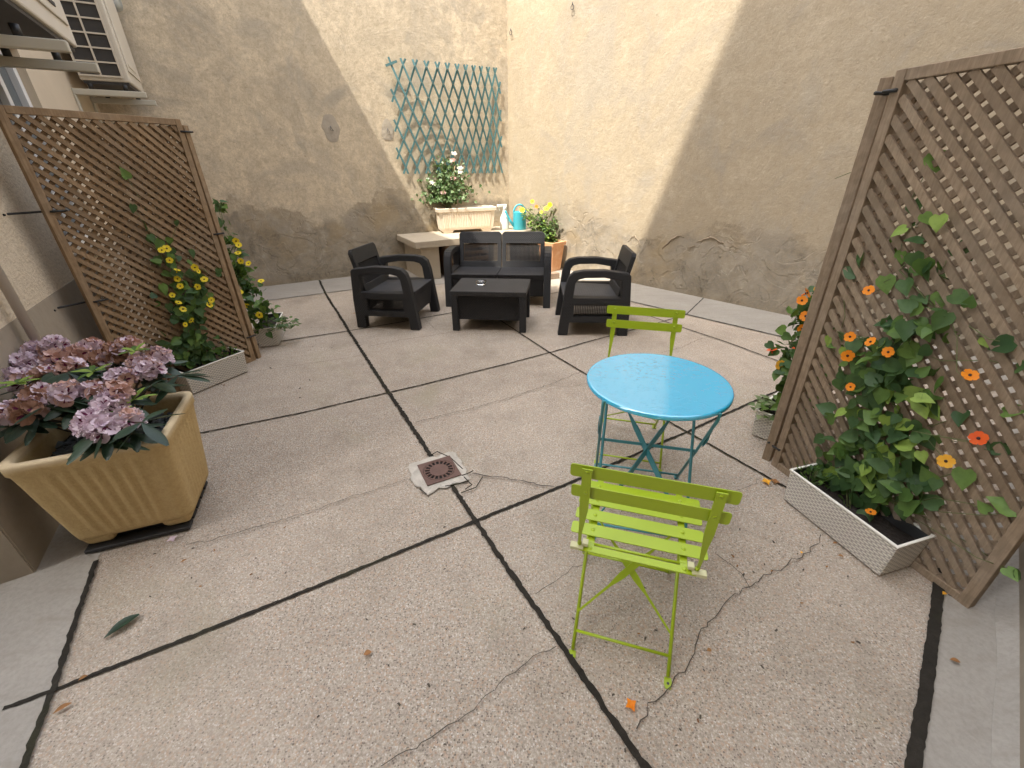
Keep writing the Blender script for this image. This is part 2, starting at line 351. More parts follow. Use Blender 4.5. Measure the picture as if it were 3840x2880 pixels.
def V2(a, deg): return Vector((math.cos(R(deg))*a, math.sin(R(deg))*a, 0))

# ------------------------------------------------------------------ site layout
K = Vector((-.018, 8.133, 0))                              # the far corner where the two tall walls meet
UL = V2(1, 29.27); NL = Vector((UL.y, -UL.x, 0))           # far-left wall: along, and out into the yard
UR = V2(1, -48.5); NR = Vector((UR.y, -UR.x, 0)); NR = NR if NR.x < 0 else -NR
P0 = Vector((-2.06, 1.24, 0)); UM = Vector((-.5, .866, 0)); NM = Vector((.866, .5, 0))   # side of the house on the left
def onL(px, py, d=0): return OnP(px, py, K+NL*d, NL)
def onR(px, py, d=0): return OnP(px, py, K+NR*d, NR)
def onM(px, py, d=0): return OnP(px, py, P0+NM*d, NM)

# ------------------------------------------------------------------ ground
b = MB(); b.add([(-40, -40, -.012), (40, -40, -.012), (40, 40, -.012), (-40, 40, -.012)], [(0, 1, 2, 3)], M['paving'])
structure(b.build('ground', fix=False))
b = MB(); b.add([(-5.6, -3, 0), (9, -3, 0), (9, 9, 0), (-5.6, 9, 0)], [(0, 1, 2, 3)], M['paving']); structure(b.build('paving', fix=False))
b = MB()
def sheet(pts, z=.003): b.add([(p[0], p[1], z) for p in pts], [tuple(range(len(pts)))], M['border'])
LB = [G(366, 2106), G(201, 2589), G(95, 2880)]; dLB = (LB[2]-LB[0]).normalized()
sheet([LB[0]-dLB*.6, LB[0]+dLB*2.4, LB[0]+dLB*2.4+Vector((-3, -1.5, 0)), LB[0]-dLB*.6+Vector((-.9, -.5, 0))])
RB = [G(3521, 2203), G(3422, 2880)]; dRB = (RB[1]-RB[0]).normalized()
sheet([RB[0]-dRB*.45, RB[0]+dRB*2.5, RB[0]+dRB*2.5+Vector((3.5, -1, 0)), RB[0]-dRB*.45+Vector((3.6, 1.6, 0))])
e0, e1, e2 = G(1003, 1128.4), G(1669, 1066.6), G(2573.6, 1180.8)
far = [(-5.3, 4.15), e0, G(1220, 1100.5), G(1327, 1087), e1, (-.2, 6.62), (.55, 6.15), G(2400, 1140.3), e2, G(2935, 1265.8), (4.0, 2.55), (4.9, 2.6), K+UR*4.1, K+UR*2, K, K-UL*3, K-UL*6]
o = len(b.v); pl = [Vector((p[0], p[1], .003)) for p in far]
tri = tessellate_polygon([pl]); b.add(pl, [tuple(t) for t in tri], M['border'])
ob = b.build('border_paving', fix=False); structure(ob)
for f in ob.data.polygons:
    if f.normal.z < 0: f.flip()
# joints
b = MB()
def ragged(pts, wd, m, z, jag=.35, step=.016, rnd=random):
    pts = [Vector((p[0], p[1], 0)) for p in pts]; ls = []; rs = []; ph = rnd.random()*50
    for i in range(len(pts)-1):
        a, c = pts[i], pts[i+1]; n = max(1, int((c-a).length/step)); t = (c-a).normalized(); x = Vector((t.y, -t.x, 0))
        for k in range(n+(i == len(pts)-2)):
            p = a+(c-a)*(k/n); q = p*7+Vector((ph, 0, 0)); off = x*wd*.22*noise.noise(p*3+Vector((ph, 9, 0)))
            ls.append(p+off-x*wd*.5*(1+jag*(noise.noise(q*5)+.6*rnd.uniform(-1, 1)))); rs.append(p+off+x*wd*.5*(1+jag*(noise.noise(q*5+Vector((7, 3, 1)))+.6*rnd.uniform(-1, 1))))
    n = len(ls); b.add([(p.x, p.y, z) for p in ls+rs], [(i, i+1, n+i+1, n+i) for i in range(n-1)], m)
J = M['joint']
def gp(*q): return [G(x, y) for x, y in q]
zj = [.0055]
def joint(q, wd, jag=.45): ragged(gp(*q) if not isinstance(q[0], Vector) else q, wd, J, zj[0], jag); zj[0] += .0004
joint([(207, 2589), (1000, 2278.5), (1400, 2113.6), (1783, 1956), (2174, 1797), (2500, 1653.7), (2575, 1622), (2831, 1504.5), (3100, 1385)], .017)
joint([(15, 2660), (207, 2589)], .017)
joint([(500, 1676), (900, 1596.7), (1117, 1553.3), (1457, 1474), (1600, 1440.5), (1911, 1363.5), (2061, 1323.7), (2200, 1284), (2320, 1252.8), (2490, 1206), (2573.6, 1180.8), (2638, 1119)], .013)
joint([(940, 1298), (1048, 1282), (1308.7, 1242.3), (1500, 1210), (1690.6, 1174.8), (2059, 1104), (2140, 1088)], .016)
joint([(1198.4, 1052), (1220, 1100.5), (1308.7, 1242.3), (1457, 1474), (1624, 1722)], .028, .45)
joint([(1692, 1822), (1783, 1956), (2020, 2300), (2200, 2562), (2414, 2873), (2480, 2970)], .022, .45)
joint([(1669, 1066.6), (1720, 1100), (1896.6, 1217), (2061, 1323.7), (2200, 1407), (2500, 1579.9), (2575, 1622), (2894.8, 1801.4), (3000, 1860)], .013)
joint([(2395, 1172), (2490, 1206), (2552, 1227.8), (2725.5, 1285.7), (2924.4, 1358.8), (3080, 1415)], .013)
joint([(860, 1147), (1003, 1128.4), (1220, 1100.5), (1326.8, 1086.8), (1669, 1066.6)], .012)
joint([(2300, 1117), (2400, 1140.3), (2573.6, 1180.8), (2935, 1265.8), (3150, 1318)], .016)
joint([(366, 2106), (300, 2300), (201.6, 2589), (95.5, 2880), (60, 2980)], .019, .45)
joint([(3535, 2110), (3521, 2203.4), (3470, 2550), (3422, 2879.7), (3405, 3000)], .036, .15)
structure(b.build('paving_joints', fix=False))
b = MB(); rc = random.Random(3)
M['crack'] = simple('crack_dirt', (.075, .06, .045), .95, .3)
def crack(q, wd, wob=.009):
    pts = gp(*q); out = []
    for i in range(len(pts)-1):
        n = max(1, int((pts[i+1]-pts[i]).length/.024))
        for k in range(n):
            p = pts[i].lerp(pts[i+1], k/n); w_ = 0 if (i == 0 and k == 0) else wob
            out.append(p+Vector((rc.uniform(-w_, w_), rc.uniform(-w_, w_), 0)))
    out.append(pts[-1]); ragged(out, wd, M['crack'], zj[0], .6, .05, rc); zj[0] += .0002
crack([(2385, 2740), (2440, 2650), (2575, 2500), (2640, 2350), (2750, 2240), (2810, 2200), (3000, 2090), (3060, 2055), (3075, 2010)], .0036)
crack([(2810, 2212), (2760, 2140), (2680, 2080)], .0026)
crack([(1430, 2880), (1560, 2800), (1750, 2690), (1900, 2545), (2000, 2470), (2085, 2430)], .0026)
crack([(1560, 1588), (1750, 1540), (1911, 1495), (2070, 1442), (2180, 1398)], .0040)
crack([(2060, 1448), (2140, 1455), (2210, 1440)], .0022)
crack([(1560, 1795), (1460, 1825), (1320, 1870), (1100, 1945), (800, 2030), (700, 2050)], .0032)
crack([(1770, 1780), (1830, 1790), (1950, 1808), (2030, 1825), (2078, 1830)], .0065, .006)
crack([(905, 1405), (1117, 1374), (1290, 1348), (1360, 1336)], .003)
crack([(1380, 1304), (1500, 1280), (1640, 1258), (1740, 1240), (1830, 1226)], .004)
crack([(1590, 1200), (1625, 1230), (1650, 1250)], .0025)
crack([(2480, 1328), (2560, 1305), (2620, 1275), (2660, 1268)], .004)
crack([(1990, 1185), (2090, 1175), (2140, 1168)], .0028)
crack([(2760, 1845), (2830, 1820), (2855, 1800)], .0022)
crack([(2010, 2235), (2120, 2160), (2200, 2110)], .0028)
structure(b.build('paving_cracks', fix=False))

# ------------------------------------------------------------------ tall walls
def wall(name, a, bb, nrm, h, th, m, label, gridx=1):
    w_ = MB(); q = [a, bb, bb-nrm*th, a-nrm*th]; w_.hexa([p-Vector((0, 0, .3)) for p in q], [p+Vector((0, 0, h)) for p in q], m)
    return tag(w_.build(name), label, 'wall')
WH = 5.0
wl = wall('plaster_wall', K, K-UL*7.5, NL, WH, .35, M['plasterL'], 'stained tan plaster wall that the teal diamond trellis hangs on')
wr = wall('plaster_wall', K+NR*.0, K+UR*8.5, NR, WH, .35, M['plasterR'], 'sunlit cream plaster wall with peeling damp patches above the paving on the right')
# flaking ridges of render on the right wall
def ridge(q, r, nm, wallf, par, m, flat=.45):
    bb = MB(); pts = []
    for i in range(len(q)-1):
        a, c = Vector(q[i]), Vector(q[i+1])
        for k in range(4): t = a.lerp(c, k/4); pts.append(wallf(t.x+rc.uniform(-3, 3), t.y+rc.uniform(-3, 3), .002))
    bb.tube(pts, [r*(.35+.65*math.sin(math.pi*(i+.5)/len(pts)))*rc.uniform(.7, 1.2) for i in range(len(pts))], m, 6); return bb.build(nm, par)
rid = simple('broken_render_edge', (.30, .24, .17), .95, .2, 30, bump=.01)
for q, r in (([(2484, 932), (2500, 915), (2540, 885), (2550, 882), (2568, 890)], .012), ([(2612, 910), (2650, 895), (2665, 890), (2695, 905), (2715, 912)], .012),
             ([(2578, 932), (2600, 922), (2608, 920)], .007), ([(2702, 908), (2722, 914)], .010), ([(2355, 905), (2380, 885), (2395, 905), (2405, 935)], .007),
             ([(2735, 938), (2738, 925), (2750, 920), (2762, 928), (2756, 940)], .006), ([(2480, 1028), (2505, 1010), (2525, 1020)], .005), ([(2793, 1020), (2800, 1012), (2806, 1020)], .005)):
    ridge(q, r, 'plaster_flake', onR, wr, rid)
def hook(px, py, f, par, nm='wall_hook'):
    p = f(px, py, .0); q = f(px, py, .03); bb = MB(); bb.tube([p, q, q+Vector((0, 0, -.02))], .006, M['steel_dark'], 6)
    c = q+Vector((0, 0, -.045)); x = UR
    bb.tube([c+x*math.cos(a)*.026+Vector((0, 0, math.sin(a)*.026)) for a in [k*math.pi/6 for k in range(13)]], .004, M['steel_dark'], 6); return bb.build(nm, par)
hook(2147, 10, onR, wr); hook(1915, 108, onR, wr)
def patch(px, py, rx, rz, par):
    c = onL(px, py, 0); bb = MB(); n = 30; rim = []
    for k in range(n):
        a = 2*math.pi*k/n; r = 1+.3*noise.noise(Vector((px*.1+math.cos(a)*1.3, math.sin(a)*1.3, 0))); rim.append(c+UL*math.cos(a)*rx*r+Vector((0, 0, math.sin(a)*rz*r))+NL*.003)
    rim2 = [p.lerp(c, .12)+NL*.002 for p in rim]
    bb.add(rim+rim2+[c+NL*.003], [(k, (k+1) % n, n+(k+1) % n, n+k) for k in range(n)]+[(n+k, n+(k+1) % n, 2*n) for k in range(n)], M['cement'], True)
    ob = bb.build('cement_patch', par); h_ = MB(); e = c+NL*.02
    h_.tube([e+UL*-.012+Vector((0, 0, .03)), e+UL*.02+Vector((0, 0, -.03)), e+UL*-.015+Vector((0, 0, -.02)), e+UL*-.012+Vector((0, 0, .03))], .0035, M['steel_dark'], 6); h_.build('hook', ob); return ob
patch(1242, 482, .12, .15, wl); patch(1455, 490, .09, .14, wl)

# ------------------------------------------------------------------ house on the left, and the one behind
HS = thing('house', 'cream roughcast house side with grey plinth on the left, air conditioners on it', 'building', P0)
def mb_local(): return MB()
H1 = 8.2
def PM(t, d, z): return UM*t+NM*d+Vector((0, 0, z))   # in the house's own frame
zp = .86
b = MB()
T1 = 5.6
def wallblock(mb, t0, t1, z0, z1, d0, d1, m): mb.hexa([PM(t0, d0, z0), PM(t1, d0, z0), PM(t1, d1, z0), PM(t0, d1, z0)], [PM(t0, d0, z1), PM(t1, d0, z1), PM(t1, d1, z1), PM(t0, d1, z1)], m)
WT0, WT1, WZ0, WZ1 = 2.15, 2.98, 1.0, 2.32
wallblock(b, 0, WT0, zp, H1, 0, -.3, M['roughcast']); wallblock(b, WT1, T1, zp, H1, 0, -.3, M['house'])
wallblock(b, WT0, WT1, zp, WZ0, 0, -.3, M['roughcast']); wallblock(b, WT0, WT1, WZ1, H1, 0, -.3, M['roughcast'])
b.build('wall', HS)
b = MB(); wallblock(b, 0, T1, -.2, zp, .004, -.3, M['plinth'])
q = [PM(-.004, .0, -.2), PM(-.004, -.3, -.2), PM(-.004, -.3, -.2)+V2(-2.2, 29.5), PM(-.004, 0, -.2)+V2(-2.2, 29.5)]
b.build('plinth', HS)
b = MB(); a0 = PM(-.006, -.001, 0); dd = V2(-3.2, 33)
b.hexa([a0+Vector((0, 0, -.2)), a0+UM*.3+Vector((0, 0, -.2)), a0+UM*.3+dd+Vector((0, 0, -.2)), a0+dd+Vector((0, 0, -.2))], [a0+Vector((0, 0, H1)), a0+UM*.3+Vector((0, 0, H1)), a0+UM*.3+dd+Vector((0, 0, H1)), a0+dd+Vector((0, 0, H1))], M['plinth'])
b.build('return_wall', HS)
wf = MB()
for t0, t1, z0, z1 in ((WT0, WT0+.07, WZ0, WZ1), (WT1-.07, WT1, WZ0, WZ1), (WT0+.07, WT1-.07, WZ0, WZ0+.07), (WT0+.07, WT1-.07, WZ1-.07, WZ1), ((WT0+WT1)/2-.035, (WT0+WT1)/2+.035, WZ0+.07, WZ1-.07)):
    wallblock(wf, t0, t1, z0, z1, -.05, -.12, M['white_frame'])
win = wf.build('window', HS, .004)
b = MB(); wallblock(b, WT0+.07, WT1-.07, WZ0+.07, WZ1-.07, -.09, -.10, M['pane']); b.build('pane', win)
b = MB()
for k in range(4): wallblock(b, WT0+.1+k*.1, WT0+.18+k*.1, WZ0+.08, WZ1-.08, -.105, -.11, M['blind'])
b.build('blind', win)
b = MB(); wallblock(b, WT0-.05, WT1+.05, WZ0-.05, WZ0-.002, .05, -.05, M['plinth']); b.build('sill', win, .004)
b = MB(); pa, pb = onM(150, 1310, .05)-P0, onM(0, 1030, .05)-P0
tt = pa.dot(UM); b.tube([PM(tt, .055, 0.02), PM(tt, .055, 3.2), PM(tt, .055, 7.8)], .021, M['pipe'], 14)
for z in (.62, 1.35): b.box(PM(tt, .03, z), (.05, .05, .02), M['pipe'])
dp = b.build('drainpipe', HS)
# the tall house the picture is taken from (its eave shades the yard)
b = MB(); c0 = Vector((0, -.75, 0))
WPT = Vector((1.768, 6.09, .473)); E2 = Vector((-.578, .614, -2.512)); N2 = E2.cross(SUN)
u2 = Vector((N2.y, -N2.x, 0)).normalized(); u2 = u2 if u2.x > 0 else -u2; n2 = Vector((u2.y, -u2.x, 0))
HB = WPT.z-((c0-WPT).x*N2.x+(c0-WPT).y*N2.y)/N2.z
q = [c0-u2*7, c0+u2*4.6, c0+u2*4.6+n2*.5, c0-u2*7+n2*.5]; b.hexa([p+Vector((0, 0, -.2)) for p in q], [p+Vector((0, 0, HB)) for p in q], M['house_dk'])
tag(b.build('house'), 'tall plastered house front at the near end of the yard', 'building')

# house wall closing the yard on the right, only its foot and what shows through the lattice is in view
RH0 = Vector((1.05, .205, 0)); UH = V2(1, 43); NH = Vector((-UH.y, UH.x, 0))
HR = thing('house', 'cream house wall close behind the lattice screens on the right', 'building', RH0)
def PH(t, d, z): return UH*t+NH*d+Vector((0, 0, z))
def hblock(mb, t0, t1, z0, z1, d0, d1, m): mb.hexa([PH(t0, d0, z0), PH(t1, d0, z0), PH(t1, d1, z0), PH(t0, d1, z0)], [PH(t0, d0, z1), PH(t1, d0, z1), PH(t1, d1, z1), PH(t0, d1, z1)], m)
b = MB(); hblock(b, -1.5, 4.35, .42, 4.4, 0, -.3, M['house']); b.build('wall', HR)
b = MB(); hblock(b, -1.5, 4.35, -.2, .42, .004, -.3, M['plinth']); b.build('plinth', HR)
b = MB(); n = 60
for k in range(n):
    t0, t1 = -1.2+5.4*k/n, -1.2+5.4*(k+1)/n; w0, w1 = .05+.014*noise.noise(Vector((t0*3, 0, 2))), .05+.014*noise.noise(Vector((t1*3, 0, 2)))
    b.add([PH(t0, .004, .035), PH(t1, .004, .035), PH(t1, w1*.5, .018), PH(t0, w0*.5, .018), PH(t1, w1, .004), PH(t0, w0, .004)], [(0, 3, 2, 1), (3, 5, 4, 2)], M['border'], True)
b.build('mortar_fillet', HR)
# ------------------------------------------------------------------ air conditioners
def ac(t0, t1, z0, z1, d0, d1, label, arms, za, near):
    A = thing('air_conditioner', label, 'air conditioner', P0+PM((t0+t1)/2, .0, z0), 0, 'air conditioners on the house wall')
    o = P0+PM((t0+t1)/2, .0, z0)
    def L(t, d, z): return P0+PM(t, d, z)-o
    def blk(mb, a, c, e, f, g, h, m): mb.hexa([L(a, e, g), L(c, e, g), L(c, f, g), L(a, f, g)], [L(a, e, h), L(c, e, h), L(c, f, h), L(a, f, h)], m)
    mb = MB(); blk(mb, t0+.012, t1, d0, d1, z0, z1, M['ac']); body = mb.build('casing', A, .012)
    # coil guard on the near end
    mb = MB(); blk(mb, t0+.004, t0+.0115, d0+.025, d1-.06, z0+.05, z1-.05, M['ac_dark']); coil = mb.build('coil', A)
    mb = MB(); n = 9; e0, e1 = d0+.015, d1-.05
    for k in range(n+1):
        z = z0+.04+(z1-z0-.08)*k/n; blk(mb, t0-.008, t0+.003, e0, e1, z-.006, z+.006, M['ac'])
    for k in range(3):
        e = e0+(e1-e0)*k/2; blk(mb, t0-.010, t0+.002, e-.007, e+.007, z0+.03, z1-.03, M['ac'])
    mb.build('guard', A)
    if not near:
        mb = MB(); blk(mb, t0-.014, t0-.0105, d0+.03, d0+.13, z1-.30, z1-.20, M['ac']); mb.build('handle', A, .006)
    # embossed front with louvres
    mb = MB(); blk(mb, t0+.08, t1-.08, d1, d1+.012, z0+.10, z1-.10, M['ac']); pnl = mb.build('front_panel', A, .01)
    mb = MB()
    for k in range(12 if near else 1):
        z = z0+.16+(z1-z0-.32)*k/11; blk(mb, t0+.13, t1-.3, d1+.0125, d1+.018, z-.012, z+.008, M['ac_dark'] if near else M['ac'])
    mb.build('louvre', pnl)
    mb = MB(); blk(mb, t0+.02, t1-.02, d0+.02, d1-.02, z0-.025, z0-.001, M['ac_dark']); mb.build('base_pan', A)
    for ta in arms:
        mb = MB(); blk(mb, ta-.025, ta+.025, .0, .56, za-.05, za, M['bracket']); blk(mb, ta-.03, ta+.03, 0.001, .02, za-.42, za-.0505, M['bracket'])
        mb.build('bracket', A, .006)
    for ta in arms:
        for e in (d0+.06, d1-.06):
            mb = MB(); mb.lathe([(.02, 0), (.02, .05)], M['tie'], 10, L(ta, e, za)); mb.build('rubber_foot', A)
ac(4.10, 4.92, 2.29, 3.35, .09, .47, 'cream air conditioner in the far corner showing its black gridded coil guard', (4.12, 4.78), 2.22, False)
ac(1.05, 2.42, 2.26, 3.35, .10, .44, 'cream air conditioner nearest the camera, seen from below and cut by the frame', (1.44, 2.05), 2.13, True)
b = MB(); c = onL(430, 20, .12); b.lathe([(.0, 0), (.03, .003), (.058, .02), (.07, .055), (.07, .9)], M['zinc'], 20, c+Vector((0, 0, -.05)))
b.box(c+Vector((0, 0, .25))-NL*.06, (.05, .14, .02), M['zinc']); tag(b.build('vent_pipe'), 'grey zinc pipe end high on the stained wall beside the far air conditioner', 'pipe')

# ------------------------------------------------------------------ lattice screens
def screen(base, ang, wd, ht, lean, label, m, mirror=False, ties=()):
    A = thing('lattice_screen', label, 'lattice screen', base, R(ang), 'wooden lattice screens')
    # local: x along the panel, y thickness, z up
    st = .038; th = .042
    def sh(mb):
        for v in mb.v: v.y += lean*v.z/ht
    for x in (st/2, wd-st/2):
        mb = MB(); mb.box((x, 0, ht/2), (st, th, ht), m); sh(mb); mb.build('stile', A, .003)
    for z, tt in ((st/2, th*.94), (ht-st/2, th*.94)):
        mb = MB(); mb.box((wd/2, 0, z), (wd-2*st, tt, st), m); sh(mb); mb.build('rail', A, .003)
    pitch, sw = .063, .0255
    for layer, sg, yy in ((0, 1 if not mirror else -1, -.0075), (1, -1 if not mirror else 1, .0075)):
        mb = MB(); x0, x1, z0, z1 = st, wd-st, st, ht-st
        c = -ht if sg > 0 else 0
        k = -60
        while k < 90:
            cc = k*pitch+.02; k += 1
            # line x = cc + sg*z ; keep inside
            za = max(z0, ((x0-cc)/sg if sg > 0 else (x1-cc)/sg)); zb = min(z1, ((x1-cc)/sg if sg > 0 else (x0-cc)/sg))
            if zb-za < .02: continue
            dx = random.uniform(-.004, .004); a = Vector((cc+sg*za+dx, yy, za)); e = Vector((cc+sg*zb+dx, yy, zb)); t = (e-a).normalized(); x = Vector((t.z, 0, -t.x))
            # ends cut to the frame
            mb.hexa([a-x*sw/2-Vector((0, .0066, 0)), a+x*sw/2-Vector((0, .0066, 0)), a+x*sw/2+Vector((0, .0066, 0)), a-x*sw/2+Vector((0, .0066, 0))],
                    [e-x*sw/2-Vector((0, .0066, 0)), e+x*sw/2-Vector((0, .0066, 0)), e+x*sw/2+Vector((0, .0066, 0)), e-x*sw/2+Vector((0, .0066, 0))], m)
        sh(mb); mb.build('lattice', A)
    for x, z, l in ties:
        mb = MB(); y = th/2+.006; a = .03+l
        mb.tube([(x-a*(l < 0)-.02, -y, z), (x+.025+(l if l > 0 else 0), -y, z), (x+.025+(l if l > 0 else 0), y, z), (x-.02+(l if l < 0 else 0), y, z), (x-.02+(l if l < 0 else 0), -y, z)], .0065, M['tie'], 6)
        sh(mb); mb.build('cable_tie', A)
    return A
RP = Vector((1.50, 1.925, 0)); RE = Vector((1.767, 1.035, 0)); angR = math.degrees(math.atan2((RE-RP).y, (RE-RP).x)); wR = (RE-RP).length
screen(RP, angR, wR, 1.835, -.05, 'weathered grey lattice screen at the right edge, nearest the camera, with orange flowered vine', M['woodR'], True, ((.0, 1.77, -.03), (.0, .12, -.03)))
screen(RP+Vector((-.030, .034, 0)), 40, .93, 1.825, .02, 'weathered lattice screen angled back behind the right hand screen, seen through it', M['woodR'], False)
LP = Vector((-2.325, 3.485, 0)); angL = 65; LE = LP-V2(.93, angL)
screen(LE, angL, .93, 1.845, .0, 'brown lattice screen at the left, facing the yard, with yellow flowered vine', M['wood'], True, ((.93, 1.77, .03), (.93, 1.08, .03), (.93, .22, .03), (.0, 1.32, -.15), (.0, .78, -.15)))
screen(LP+Vector((.030, .036, 0)), 172, .93, 1.81, .02, 'brown lattice screen angled back toward the stained wall behind the left hand screen', M['wood'], False)

# ------------------------------------------------------------------ woven planters
def planter(fl, ang, ln, label, wd=.2, h=.19):
    """fl: bottom corner of the face; ang: direction of the long side"""
    A = thing('woven_planter', label, 'planter', Vector((fl[0], fl[1], 0)), R(ang), 'white woven planter boxes')
    mb = MB(); t = .006; s0 = .010   # slight taper to the foot
    lo = [(s0, s0, .006), (ln-s0, s0, .006), (ln-s0, wd-s0, .006), (s0, wd-s0, .006)]; hi = [(0, 0, h-.006), (ln, 0, h-.006), (ln, wd, h-.006), (0, wd, h-.006)]
    mb.add(lo+hi, [(3, 2, 1, 0)]+[(k, (k+1) % 4, 4+(k+1) % 4, 4+k) for k in range(4)], M['planter']); mb.build('box', A, .006)
    mb = MB(); mb.profile([[(-.003, -.003), (ln+.003, -.003), (ln+.003, wd+.003), (-.003, wd+.003)], [(.008, .008), (.008, wd-.008), (ln-.008, wd-.008), (ln-.008, .008)]], 'z', h-.0058, h+.002, M['cream_rim']); mb.build('rim', A, .002)
    mb = MB(); i = .009
    mb.add([(i, i, h-.006), (ln-i, i, h-.006), (ln-i, wd-i, h-.006), (i, wd-i, h-.006), (i, i, .1), (ln-i, i, .1), (ln-i, wd-i, .1), (i, wd-i, .1)], [(0, 1, 5, 4), (1, 2, 6, 5), (2, 3, 7, 6), (3, 0, 4, 7)], M['planter_in']); mb.build('liner', A, fix=False)
    mb = MB(); n = 10; g = [(i+(ln-2*i)*a/n, i+(wd-2*i)*c/4, .132+.012*noise.noise(Vector((a*.9, c*.9, fl[0]*5)))) for c in range(5) for a in range(n+1)]
    mb.add(g, [(c*(n+1)+a, c*(n+1)+a+1, (c+1)*(n+1)+a+1, (c+1)*(n+1)+a) for c in range(4) for a in range(n)], M['soil'], True); mb.build('soil', A, fix=False)
    return A
f0, f1 = G(2923, 1870), G(3277, 2159.5); aR = math.degrees(math.atan2((f1-f0).y, (f1-f0).x))
planter(f0, aR, .50, 'white woven planter box at the foot of the right screen, brown leaves on its soil')
p_ = Vector((1.611, 2.089, 0))+Vector((.02, -.025, 0)); planter(p_, 40, .5, 'white woven planter box behind the right screen post, trailing ivy over its rim')
f0, f1 = G(723.5, 1485), G(937, 1395); aL = math.degrees(math.atan2((f1-f0).y, (f1-f0).x))
planter(f0, aL, .47, 'white woven planter box in front of the left screen, beside the big stone pot')
planter(Vector((-2.25, 3.805, 0)), 108, .5, 'white woven planter box behind the left screen post, by the stained wall', .19)

# ------------------------------------------------------------------ foliage helpers
def heart(mb, p, d, nrm, s, m, fold=.25, narrow=1.0):
    """a heart-shaped leaf from its stalk p along d, facing nrm"""
    d = d.normalized(); x = d.cross(nrm).normalized(); u = x.cross(d)
    if u.dot(nrm) < 0: u = -u
    prof = [(-.12, .22), (.08, .44), (.36, .46), (.68, .27)]
    mid = [p, p+d*s*.36-u*s*.06, p+d*s*.72-u*s*.05, p+d*s*1.08-u*s*.12]
    L_ = [p+d*s*a-x*s*w*narrow+u*s*w*fold for a, w in prof]; R_ = [p+d*s*a+x*s*w*narrow+u*s*w*fold for a, w in prof]
    vs = mid+L_+R_
    mb.add(vs, [(0, 4, 5, 1), (1, 5, 6, 1)[:3], (1, 6, 7, 2), (2, 7, 3), (0, 1, 9, 8), (1, 10, 9), (1, 2, 11, 10), (2, 3, 11)], m, True)
def blade(mb, p, d, nrm, ln, wd, m, droop=.2, fold=.2):
    d = d.normalized(); x = d.cross(nrm).normalized(); u = x.cross(d); n = 6; vs = []
    for i in range(n+1):
        t = i/n; c = p+d*ln*t-Vector((0, 0, 1))*droop*ln*t*t; w_ = wd*.5*(.10, .42, .80, 1.0, .98, .72, .22)[i]
        vs += [c-x*w_+u*w_*fold, c, c+x*w_+u*w_*fold]
    fs = []
    for i in range(n): fs += [(3*i, 3*i+1, 3*i+4, 3*i+3), (3*i+1, 3*i+2, 3*i+5, 3*i+4)]
    mb.add(vs, fs, m, True)
def rv(s=1): return Vector((random.gauss(0, s), random.gauss(0, s), random.gauss(0, s)))
FM = {}
def flower_mesh(m, r=.031):
    """five broad notched petals round a dark eye"""
    key = m.name
    if key in FM: return FM[key]
    mb = MB()
    for k in range(5):
        a0 = 2*math.pi*k/5; pts = []
        for (rr, da, z) in ((.12, -.6, .0), (.12, .6, .0), (.58, -.68, .08), (.62, 0, .06), (.58, .68, .12), (.90, -.56, .08), (1.0, -.22, .13), (.93, 0, .09), (1.0, .22, .15), (.90, .56, .12)):
            pts.append((math.cos(a0+da)*rr*r, math.sin(a0+da)*rr*r, z*r*random.uniform(.8, 1.3)))
        mb.add(pts, [(0, 1, 3), (0, 3, 2), (1, 4, 3), (2, 3, 6, 5), (3, 7, 6), (3, 8, 7), (3, 4, 9, 8)], m, True)
    mb.lathe([(.001, -.012), (.20*r, -.006), (.19*r, .0045), (.001, .0035)], M['eye'], 10, close=False)
    mb.tube([(0, 0, -.005), (0, 0, -.028)], [.005, .003], m, 6)
    o = mb.build('flower'); FM[key] = o.data; bpy.data.objects.remove(o); return FM[key]
def put_flower(par, p, face, m, sc=1):
    o = bpy.data.objects.new('flower', flower_mesh(m)); COL.objects.link(o); o.parent = par
    o.location = p-par.location; q = face.to_track_quat('Z', 'Y'); o.rotation_mode = 'QUATERNION'
    o.rotation_quaternion = q @ Matrix.Rotation(random.random()*6, 3, 'Z').to_quaternion(); o.scale = (sc,)*3; return o
